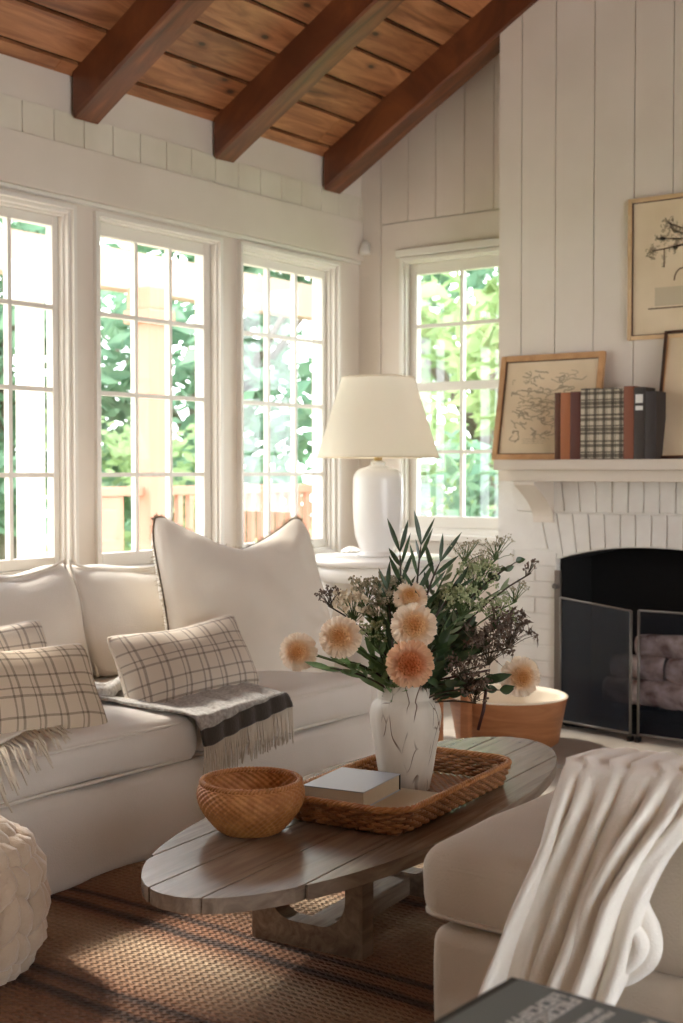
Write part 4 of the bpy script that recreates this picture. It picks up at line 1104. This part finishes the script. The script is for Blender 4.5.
umbel(490, 645, 24, -.06, 'brown seed head cluster above the right-hand dahlia', 'seed', 36, .0034, 'stem', sub=9, spiky=1)
umbel(468, 672, 22, -.09, 'greyish brown seed head cluster hanging right of the vase rim', 'seed', 34, .0032, 'stem', sub=9)
umbel(476, 692, 14, -.10, 'small brown seed head cluster lowest on the right', 'seed', 20, .003, 'stem', sub=7)
umbel(392, 592, 22, .04, 'grey flecked flower cluster left of the small cream dahlia', 'umbel', 38, .0034, sub=9)
umbel(378, 612, 20, .06, 'grey green flower cluster behind the middle dahlias', 'umbel', 34, .0034, sub=9)
umbel(395, 560 + 40, 16, .0, 'pale speckled flower cluster just left of the top dahlia', 'umbel', 30, .003, sub=8)
umbel(366, 590, 17, .07, 'hazy grey flower cluster at the upper left of the bouquet', 'umbel', 30, .003, sub=8)
umbel(440, 600, 16, .06, 'green umbel between the dark sprays and the pale umbels', 'umbel_green', 26, .003, sub=7)
umbel(484, 560, 18, .06, 'lacy umbel between the two airy ones', 'umbel', 24, .0024, sub=6, dome=.3)
umbel(517, 590, 14, .05, 'thin lacy umbel at the right edge above the brown seed heads', 'umbel', 18, .0022, sub=5, dome=.3)
umbel(372, 632, 14, -.02, 'grey green cluster between the second and the middle dahlias', 'umbel_green', 24, .003, sub=8)
umbel(328, 596, 12, .03, 'small brown flower cluster at the upper left edge of the bouquet', 'seed', 18, .0026, 'stem', sub=6)
umbel(352, 606, 19, .05, 'blurred cream flower cluster above the second dahlia', 'cream_flower', 34, .0045, sub=8)
# dark hanging twig right of the vase
p = bq(478, 730, -.05); tw = thing('dark_twig', 'dark reddish twig hanging down at the right of the vase', 'foliage', p, 0, None)
m = MB(); a = bq(486, 690, -.05) - p; m.tube([mouth - p, a * 1.5, a, a * .5 + RT * .004, Vector((0, 0, 0))], [.003, .003, .0045, .005, .0045], 6); m.build('stem', plain('dark_red_stem', srgb(64, 30, 26), .5), tw)

# ================================================================== LAMP + SIDE TABLE
LC = at(378, 556, 'z', .78); STZ = .78
st = thing('side_table', 'white painted side table with moulded round top in the corner behind the sofa', 'side table', (LC.x, LC.y, 0))
m = MB(); m.lathe([(0, STZ - .03), (.30, STZ - .032), (.315, STZ - .022), (.318, STZ - .010), (.305, STZ - .002), (0, STZ)], 64); m.build('table_top', M['lamp'], st)
m = MB(); m.lathe([(.23, STZ - .10), (.26, STZ - .10), (.262, STZ - .04), (.25, STZ - .032), (.23, STZ - .032)], 64); m.build('apron', M['lamp'], st)
for k in range(4):
    a = PI / 4 + k * PI / 2; m = MB(); m.lathe([(.0, 0), (.016, 0), (.02, .03), (.014, .07), (.022, .30), (.028, .45), (.018, .52), (.03, .56), (.03, STZ - .035), (0, STZ - .034)], 16, (math.cos(a) * .22, math.sin(a) * .22, 0)); m.build('leg', M['lamp'], st)
LX, LY = LC.x, LC.y
lamp = thing('table_lamp', 'white ceramic table lamp with wide off-white shade on the corner side table', 'lamp', (LX, LY, STZ))
s_ = .8
m = MB(); lp = [(0, .0), (.085, .0), (.09, .01), (.072, .022), (.078, .035), (.098, .09), (.107, .18), (.108, .30), (.104, .345), (.082, .372), (.045, .384), (.03, .392), (.034, .402), (.02, .41), (0, .41)]
m.grid(lambda u, v: (lambda rz, a: (max(rz[0], .0005) * math.cos(a) * (1 + .008 * nz((math.cos(a), math.sin(a), rz[1] * 8), 3)), max(rz[0], .0005) * math.sin(a), rz[1]))(pcurve(lp, v), 2 * PI * u), 56, 80, cu=True)
m.build('lamp_base', M['lamp'], lamp)
m = MB().tube([(0, 0, .40), (0, 0, .66)], .006, 8).tube([(0, 0, .40), (0, 0, .44)], .018, 12); 
for a in (0, PI / 2, PI): m.tube([(-.15 * math.cos(a), -.15 * math.sin(a), .76), (.15 * math.cos(a), .15 * math.sin(a), .76)], .002, 5)
m.tube([(0, 0, .66), (0, 0, .78)], .004, 6); m.build('lamp_fitting', M['brass'], lamp)
m = MB(); sb, stp, z0, z1 = .262, .155, .425, .765
m.grid(lambda u, v: ((sb + (stp - sb) * v) * math.cos(2 * PI * u), (sb + (stp - sb) * v) * math.sin(2 * PI * u), z0 + (z1 - z0) * v), 72, 12, cu=True)
sh = m.build('lamp_shade', M['shade'], lamp)
for r, z in ((sb, z0), (stp, z1)): MB().tube([(r * math.cos(a), r * math.sin(a), z) for a in [2 * PI * k / 72 for k in range(72)]], .004, 6, closed=True).build('shade_trim', M['shade'], sh)
dp = at(345, 552, 'z', STZ); dsh = MB()
dsh.grid(lambda u, v: (lambda a, r: (r * math.cos(a) * 1.4, r * math.sin(a), .004 + .022 * math.cos(r / .04 * PI / 2) + .003 * math.cos(a * 12) * r / .04))(2 * PI * u, .0005 + .04 * v), 48, 8, cu=True)
dsh.grid(lambda u, v: (.042 * v * math.cos(-2 * PI * u) * 1.4, .042 * v * math.sin(-2 * PI * u), .002), 48, 1, cu=True)
o = dsh.build('seashell', M['lamp'], loc=(dp.x + .02, dp.y - .02, STZ)); tag(o, 'small white shell lying on the side table left of the lamp', 'shell')
# motion sensor in the corner
o = thing('motion_sensor', 'small white bell-shaped sensor high on the back wall beside the corner', 'sensor', (XB - .05, W - .06, 2.31))
MB().lathe([(0, .03), (.014, .03), (.02, .015), (.03, -.02), (.033, -.035), (.028, -.04), (0, -.042)], 20).build('sensor_body', M['sash'], o)
MB().box((.0, -.014, -.01), (.035, .014, .02)).build('mount', M['sash'], o, smooth=False)

# ================================================================== MANTEL OBJECTS
def framed(name, w, h, d, fw, mat, mtx, lab, group, art):
    "local: x across (to the right as seen), z up, y = away from the room"
    r = bpy.data.objects.new(name, None); C.objects.link(r); r.matrix_world = mtx; tag(r, lab, 'picture', group)
    m = MB(); 
    m.box((-w / 2, 0, 0), (-w / 2 + fw, d, h)); m.box((w / 2 - fw, 0, 0), (w / 2, d, h)); m.box((-w / 2 + fw, 0, 0), (w / 2 - fw, d, fw)); m.box((-w / 2 + fw, 0, h - fw), (w / 2 - fw, d, h))
    m.build('frame', mat, r, smooth=False, bevel=.0025)
    m = MB(); g = .004
    for a in ((-w / 2 + fw, d * .25, fw), ):
        m.box((-w / 2 + fw, d * .35, fw), (-w / 2 + fw + g, d * .9, h - fw)).box((w / 2 - fw - g, d * .35, fw), (w / 2 - fw, d * .9, h - fw)).box((-w / 2 + fw, d * .35, fw), (w / 2 - fw, d * .9, fw + g)).box((-w / 2 + fw, d * .35, h - fw - g), (w / 2 - fw, d * .9, h - fw))
    m.build('inner_lip', M['frame_dark'] if mat is not M['frame_dark'] else M['frame_oak'], r, smooth=False)
    pp = MB().box((-w / 2 + fw, d * .6, fw), (w / 2 - fw, d * .95, h - fw)).build('paper', M['paper'], r, smooth=False)
    art(pp, w, h, d * .6 - .001)
    return r
def stroke(m, pts, r, y): 
    P = [Vector((p[0], y, p[1])) for p in pts]
    for a, b in zip(P[:-1], P[1:]):
        t = b - a
        if t.length < 1e-6: continue
        n_ = Vector((-t.z, 0, t.x)).normalized() * r; m.hexa([a - n_, a + n_, b + n_, b - n_] + [x + Vector((0, .0008, 0)) for x in (a - n_, a + n_, b + n_, b - n_)])
def art_map(pp, w, h, y):
    qq = random.Random(4); m = MB()
    for row in range(5):
        zc_ = h * (.78 - .13 * row)
        for k in range(16):
            x = -w * .33 + w * .62 * k / 16 + qq.uniform(-.01, .01); z = zc_ + qq.uniform(-.014, .014)
            pts = []; a = qq.uniform(0, 6.3); L = qq.uniform(.02, .045)
            for j in range(9): a += qq.uniform(-.9, .9) + .3; x += math.cos(a) * L * .3; z += math.sin(a) * L * .16; pts.append((max(-w * .37, min(w * .36, x)), z))
            stroke(m, pts, qq.uniform(.0012, .0034), y)
    for k in range(14):
        x0 = -w * .34 + qq.random() * w * .4; z0 = h * (.30 + qq.random() * .5); stroke(m, [(x0 + j * .018, z0 + .010 * math.sin(j + k)) for j in range(8)], .0016, y)
    for k in range(3): stroke(m, [(-w * .22, h * (.2 - .02 * k)), (w * (.05 - .03 * k), h * (.2 - .02 * k))], .0007, y)
    m.build('drawing', M['ink'], pp, smooth=False)
def art_tree(pp, w, h, y):
    qq = random.Random(8); m = MB(); m2 = MB()
    stroke(m, [(0.12, h * .36), (.11, h * .5), (.085, h * .6), (.05, h * .655)], .007, y)
    for (x, z) in ((-.16, .70), (-.10, .74), (-.13, .80), (-.05, .72), (-.04, .82), (-.2, .62), (.02, .78), (.05, .86), (.1, .8), (.16, .75), (.2, .68), (.12, .9), (-.1, .64)):
        stroke(m, [(.07, h * .62), ((.07 + x) / 2, h * (z * .5 + .33)), (x, h * z)], .0026, y)
        for j in range(34):
            a = qq.uniform(0, 6.3); rr_ = qq.uniform(0, .034); cx, cz = x + math.cos(a) * rr_, h * z + math.sin(a) * rr_; b = qq.uniform(0, 6.3)
            stroke(m2, [(cx + .006 * math.cos(b + t), cz + .006 * math.sin(b + t)) for t in range(4)], .0018, y)
    stroke(m, [(-.15, h * .63), (-.15, h * .50)], .002, y)
    for j in range(12): stroke(m2, [(-.15 + qq.uniform(-.014, .014), h * (.5 + .01 * j)), (-.15 + qq.uniform(-.014, .014), h * (.505 + .01 * j))], .0018, y)
    stroke(m, [(-.10 + .035 * math.cos(t / 8 * PI) + .03, h * .40 + .05 * math.sin(t / 8 * PI)) for t in range(9)], .003, y)
    stroke(m, [(-.22, h * .215), (.22, h * .215)], .003, y)
    m.build('drawing', M['ink_dark'], pp, smooth=False); m2.build('drawing', M['ink'], pp, smooth=False)
    m3 = MB(); m3.box((-.19, y, h * .23), (.2, y + .0006, h * .36)); m3.build('drawing', M['ink_pale'], pp, smooth=False)
def art_plain(pp, w, h, y):
    m = MB(); stroke(m, [(-w * .1, h * .4), (w * .2, h * .5)], .002, y); m.build('drawing', M['ink'], pp, smooth=False)
FR = RZ(-PI / 2)      # local x -> -Y (to the right), local y -> +X (toward the wall)
def lean(x, y, z, w, a, tilt=0, yaw=0): return T(x, y, z) @ RZ(-PI / 2 + yaw) @ RX(-a) @ RY(tilt)
framed('framed_print', .508, .478, .022, .026, M['frame_oak'], lean(5.115, 2.681, ZM + .001, 0, math.radians(11)), 'oak-framed grey ink drawing leaning on the mantel behind the books', 'framed prints by the chimney', art_map)
framed('framed_print', .62, .60, .02, .018, M['frame_pale'], T(XC - .022, 2.02, 1.703) @ FR, 'pale-framed drawing of a blossoming tree hanging on the chimney boards', 'framed prints by the chimney', art_tree)
framed('framed_print', .46, .55, .022, .013, M['frame_dark'], lean(5.10, 1.93, ZM + .001, 0, math.radians(12)), 'thin dark-framed picture leaning at the right edge of the mantel', 'framed prints by the chimney', art_plain)
# books on the mantel
bkc = lambda n, r, g, b: plain('cloth_' + n, srgb(r, g, b), .6, 120, .25)
bks = [(554.4, 560.2, 393, bkc('umber', 92, 52, 32), 'narrow dark brown book at the left end of the mantel row'), (560.2, 570, 393, bkc('tan', 170, 104, 64), 'orange tan book, second in the mantel row'), (570, 580.4, 392, bkc('maroon', 92, 48, 38), 'dark maroon book just left of the plaid books'),
       (580.4, 589.2, 388.8, M['plaid_book'], 'leftmost of the five black and cream checked books on the mantel'), (589.2, 598.0, 388.5, M['plaid_book'], 'second of the five black and cream checked books from the left'), (598.0, 606.8, 388.8, M['plaid_book'], 'middle one of the five black and cream checked books'), (606.8, 615.4, 388.4, M['plaid_book'], 'fourth of the five black and cream checked books from the left'), (615.4, 623.2, 388.8, M['plaid_book'], 'rightmost of the five black and cream checked books'),
       (623.2, 633.6, 386.5, bkc('rust', 132, 76, 52), 'tall rust brown book right of the checked books'), (633.6, 645, 387.5, bkc('slate', 56, 46, 40), 'dark grey book with pale label near its top on the mantel'), (645, 656, 391.5, bkc('charcoal', 54, 46, 44), 'thick charcoal book at the right end of the mantel row')]
XS = 5.05
for (p0, p1, pt_, mt_, lb) in bks:
    y1 = at(p0, 458, 'x', XS).y; y0 = at(p1, 458, 'x', XS).y; hgt = at(p0, pt_, 'x', XS).z - ZM; wv = y1 - y0 - .0008; dpt = .045 if p0 < 600 else .10
    r = bpy.data.objects.new('hardcover_book', None); C.objects.link(r); r.location = (XS, (y0 + y1) / 2, ZM + .0005); tag(r, lb, 'book', 'books standing on the mantel')
    # rounded spine and boards
    m = MB(); n_ = 10; uv = []
    i = len(m.v)
    def fn(u, v, wv=wv, hgt=hgt): a = PI * u; return (-.004 * math.sin(a) + .0, wv / 2 * math.cos(a), hgt * v)
    m.grid(fn, 10, 30, uvf=lambda u, v, wv=wv, hgt=hgt: (wv / 2 * math.cos(PI * u) * 1.0, hgt * v))
    m.build('spine', mt_, r)
    m = MB().box((0, -wv / 2, 0), (dpt, -wv / 2 + .0018, hgt)).box((0, wv / 2 - .0018, 0), (dpt, wv / 2, hgt)); m.build('cover', mt_ if mt_ is not M['plaid_book'] else M['black'], r, smooth=False)
    MB().box((.001, -wv / 2 + .0018, .002), (dpt - .003, wv / 2 - .0018, hgt - .003)).build('pages', M['pages'] if mt_ is not M['plaid_book'] else M['pages'], r, smooth=False)
    if p0 == 633.6:
        m = MB()
        for (z0, z1) in ((.78, .90), (.68, .74)):
            for s in (-.5, .1): m.box((-.0052, wv * s * .55 - .002, hgt * z0), (-.0035, wv * s * .55 + wv * .28, hgt * z1))
        m.build('spine_label', M['letter'], r, smooth=False, label='pale spine label')

# ================================================================== TUB
tc_ = Vector((4.80, 2.67, .004)); tu = thing('wooden_tub', 'round honey-coloured wooden tub with pale inside on the hearth floor', 'tub', tc_)
m = MB(); m.lathe([(0, 0), (.20, 0), (.215, .012), (.245, .18), (.252, .20)], 64); m.build('tub_wall', M['tub'], tu)
m = MB(); m.lathe([(.252, .20), (.247, .204), (.235, .204), (.225, .18), (.19, .02), (0, .018)], 64); m.build('tub_inside', M['tub_in'], tu)
# stool beside
sc_ = at(452, 738, 'z', 0); sx_, sy_ = 4.42, 2.80
so = thing('wooden_stool', 'small tan wooden stool mostly hidden behind the vase and flowers', 'stool', (sx_, sy_, .012))
MB().box((-.14, -.12, .235), (.14, .12, .265)).build('seat', M['tub'], so, smooth=False, bevel=.006)
for a in (-1, 1):
    for b in (-1, 1): MB().box((a * .11 - .018, b * .09 - .018, 0), (a * .11 + .018, b * .09 + .018, .235)).build('leg', M['tub'], so, smooth=False, bevel=.003)

# ================================================================== ARMCHAIR
CX0, CX1, CF, CB = 1.99, 2.74, 1.29, .32
ch = thing('armchair', 'oatmeal linen upholstered armchair at the right with thick seat cushion', 'armchair', (2.36, .8, 0)); I = T(-2.36, -.8, 0)
m = MB(); rbox(m, ((CX0 + CX1) / 2, (CF + CB) / 2 - .008, .165), ((CX1 - CX0) / 2 - .004, (CF - CB) / 2 - .010, .15), .03, (16, 20, 6), wr=.006, seed=31); m.build('upholstered_base', M['linen_chair'], ch, mtx=I)
for a in (CX0 + .06, CX1 - .06):
    for b in (CF - .1, CB + .06): MB().tube([(a, b, 0), (a, b, .03)], [.018, .024], 10).build('foot', M['frame_dark'], ch, mtx=I)
m = MB()
rbox(m, ((CX0 + CX1) / 2, 1.170, .385), ((CX1 - CX0) / 2, .135, .072), .05, (18, 6, 4), puff=.012, wr=.006, seed=33); rbox(m, ((CX0 + CX1) / 2, .80, .385), ((CX1 - CX0) / 2 - .175, .36, .070), .04, (12, 14, 4), puff=.02, wr=.005, seed=34)
sc_o = m.build('seat_cushion', M['linen_chair'], ch, mtx=I)
m = MB(); m.tube(rect_loop(CX0 + .008, CX1 - .008, 1.040, 1.300, .425, .05), .005, 6, closed=True); m.tube(rect_loop(CX0 + .008, CX1 - .008, 1.040, 1.300, .335, .05), .004, 6, closed=True); m.build('piping', M['linen_chair'], sc_o, mtx=I)
for k, (a, b) in enumerate(((CX0 + .01, CX0 + .175), (CX1 - .175, CX1 - .01))):
    m = MB(); rbox(m, ((a + b) / 2, .70, .455), ((b - a) / 2, .33, .148), .06, (5, 14, 7), wr=.004, seed=40 + k); m.build('arm', M['linen_chair'], ch, mtx=I)
m = MB(); rbox(m, ((CX0 + CX1) / 2, .36, .56), ((CX1 - CX0) / 2 - .02, .09, .25), .07, (14, 5, 10), wr=.006, seed=44, fn=lambda q_, p: q_ + Vector((0, -.05 * (p[2] + 1) / 2, 0))); m.build('backrest', M['linen_chair'], ch, mtx=I)
# ---- ivory throw over the near arm
tw = thing('knit_throw', 'soft ivory throw draped in long folds over the near arm of the armchair', 'throw', (1.97, .9, .63)); I = T(-1.97, -.9, -.63)
XO = CX0 - .022
def lerp(a, b, t): return a + (b - a) * t
topL, topR = at(566, 760, 'x', XO).y, at(715, 790, 'x', XO).y
def env(s):
    "left and right world-Y of the hanging cloth at s (0 top .. 1 hem), read along the fall"
    Lp = [(566, 762), (562, 800), (555, 840), (542, 880), (522, 930), (503, 985), (500, 1012)]
    Rp = [(715, 775), (702, 815), (676, 855), (654, 895), (638, 945), (622, 985), (612, 1012)]
    f = s * 6; i = min(int(f), 5); f -= i
    L = (lerp(Lp[i][0], Lp[i + 1][0], f), lerp(Lp[i][1], Lp[i + 1][1], f)); R = (lerp(Rp[i][0], Rp[i + 1][0], f), lerp(Rp[i][1], Rp[i + 1][1], f))
    return at(*L, 'x', XO), at(*R, 'x', XO)
ZTOP = .662
def cloth(u, v):
    # v 0..0.3 inside/over the arm, 0.3..1 hanging outside
    ph = u * 2 * PI * 6.6 + 1.5 * math.sin(v * 4.2 + u * 5) + 3.4 * nz((u * 2.0, v * 2.4, 0), 1.0, 3)
    fold = (math.sin(ph) + .45 * math.sin(ph * 1.62 + 1 + v * 5)) 
    if v < .3:
        t = v / .3; L, R = env(0); y = lerp(L.y, R.y, u) + .0
        xi = CX0 + .27; aX = lerp(xi, XO, t)
        k = math.sin(PI * min(1, max(0, t)) ) 
        cx = (xi + XO) / 2; hw_ = (xi - XO) / 2; e = (aX - cx) / hw_
        ze = lerp(L.z, R.z, u) - .004; z = ze + .004 - .012 * (1 - t) - .09 * (1 - t) ** 5
        return Vector((aX - .022 * t ** 6 * 0, y + .01 * fold * t, z + .005 * fold))
    s = (v - .3) / .7; L, R = env(s); 
    y = lerp(L.y, R.y, u); zz = lerp(L.z, R.z, u) - .004
    amp = lerp(.012, .026, min(1, s * 2)) * (1.0 + .25 * math.sin(u * 9 + 2))
    gap = .022
    return Vector((XO - gap * min(1, s * 5) ** .5 - amp * min(1, s * 6) * (.6 + fold) * (.55 + .45 * min(1, s * 3)) , y + .010 * math.cos(ph) * min(1, s * 2), zz))
m = MB(); m.grid(cloth, 220, 90); m.build('throw_cloth', M['throw_white'], tw, mtx=I, solid=.006)
# tail fold poking out at the right
def edge_fold(pix, r, off):
    P = [at(a, b, 'x', XO - off) for a, b in pix]; n_ = 24; pts = []
    for k in range(n_ + 1):
        t = k / n_ * (len(P) - 1); i_ = min(int(t), len(P) - 2); f = t - i_; p0, p1, p2, p3 = P[max(i_ - 1, 0)], P[i_], P[i_ + 1], P[min(i_ + 2, len(P) - 1)]
        pts.append(.5 * ((2 * p1) + (p2 - p0) * f + (2 * p0 - 5 * p1 + 4 * p2 - p3) * f * f + (3 * p1 - p0 - 3 * p2 + p3) * f ** 3))
    return MB().tube(pts, [r * (.35 + .65 * math.sin(PI * min(1, max(0, .08 + .84 * k / n_)))) for k in range(n_ + 1)], 14)
edge_fold([(648, 858), (640, 900), (650, 930), (650, 955), (632, 974), (612, 984)], .018, .012).build('tail_fold', M['throw_white'], tw, mtx=I)
edge_fold([(640, 880), (630, 920), (640, 945), (626, 965), (606, 976)], .016, .032).build('tail_fold', M['throw_white'], tw, mtx=I)

# ================================================================== NEAR BOOK on a low table
BZ = .50
a = at(512, 976, 'z', BZ)
bt = thing('near_side_table', 'dark side table under the black book, barely in view at the bottom edge', 'side table', (1.22, .56, 0))
MB().box((-.20, -.28, BZ - .065), (.20, .22, BZ - .035)).build('table_top', M['frame_dark'], bt, smooth=False, bevel=.004)
for sx in (-1, 1):
    for sy in (-.24, .18): MB().box((sx * .17 - .02, sy - .02, 0), (sx * .17 + .02, sy + .02, BZ - .065)).build('leg', M['frame_dark'], bt, smooth=False)
bang = math.radians(-3)
bk = bpy.data.objects.new('coffee_table_book', None); C.objects.link(bk); bk.matrix_world = T(a.x, a.y, BZ - .034) @ RZ(bang); tag(bk, 'large black and charcoal book with pale lettering in the foreground at the bottom edge', 'book')
BL, BW, BT = .34, .26, .033      # local: -x toward viewer, -y to the right
MB().box((-BL + .004, -BW + .004, .003), (-.004, -.004, BT - .003)).build('pages', M['pages'], bk, smooth=False)
MB().box((-BL, -BW, 0), (0, 0, .003)).box((-BL, -BW, BT - .003), (0, 0, BT)).box((-BL, -.003, 0), (0, 0, BT)).build('cover', M['black'], bk, smooth=False, bevel=.001)
MB().box((-BL + .0, -BW, BT), (-.0, -.012, BT + .0006)).build('grey_cover_panel', M['charcoal'], bk, smooth=False)
m = MB(); qq = random.Random(9)
def glyph_row(m, y, h, x0, x1, gw):
    x = x0
    while x < x1:
        w = gw * qq.uniform(.6, 1.0); t = gw * .26; z0, z1 = BT + .0006, BT + .0011
        def b(xa, xb, ya, yb): m.box((-(xb), y - yb, z0), (-(xa), y - ya, z1))
        k = qq.randrange(6)
        b(x, x + t, 0, h)
        if k in (0, 2, 4): b(x, x + w, 0, h * .22)
        if k in (1, 2, 3, 5): b(x, x + w, h * .39, h * .61)
        if k in (0, 3, 5): b(x, x + w, h * .78, h)
        if k in (1, 4): b(x + w - t, x + w, 0, h)
        x += w + gw * .22
glyph_row(m, -.068, .019, .012, .3, .013); glyph_row(m, -.090, .019, .012, .3, .013); glyph_row(m, -.132, .010, .02, .3, .008); glyph_row(m, -.147, .010, .02, .3, .008); glyph_row(m, -.195, .012, .012, .3, .01)
m.build('lettering', M['letter'], bk, smooth=False)
MB().box((-.10, -.0005, .010), (-.02, .0008, .024)).build('spine_label', M['letter'], bk, smooth=False)

# ================================================================== LIGHT
w = bpy.data.worlds.new('daylight'); bpy.context.scene.world = w; w.use_nodes = True
nt = w.node_tree; bg = nt.nodes['Background']
tc = N(nt, 'ShaderNodeTexCoord'); sp = N(nt, 'ShaderNodeSeparateXYZ'); nt.links.new(tc.outputs['Generated'], sp.inputs[0])
col = ramp(nt, sp.outputs[2], [(0.0, (.88, .92, .96)), (.12, (.94, .97, 1)), (.6, (.80, .90, 1.0))])
nt.links.new(col, bg.inputs[0]); bg.inputs[1].default_value = 6.6
def sun(name, d, e, ang, col):
    l = bpy.data.lights.new(name, 'SUN'); l.energy = e; l.angle = math.radians(ang); l.color = col
    o = bpy.data.objects.new(name, l); C.objects.link(o); o.rotation_mode = 'QUATERNION'; o.rotation_quaternion = Vector((0, 0, -1)).rotation_difference(Vector(d)); return o
sun('sun', (-.10, -1, -1.0), 7, 6, (1, .93, .82))
sc = bpy.context.scene
sc.view_settings.view_transform = 'Standard'; sc.view_settings.look = 'None'; sc.view_settings.gamma = 1; sc.view_settings.use_curve_mapping = False
sc.view_settings.exposure = .4
sc.cycles.use_denoising = True; sc.cycles.max_bounces = 10; sc.cycles.diffuse_bounces = 6; sc.cycles.transparent_max_bounces = 16
sc.cycles.sample_clamp_indirect = 8
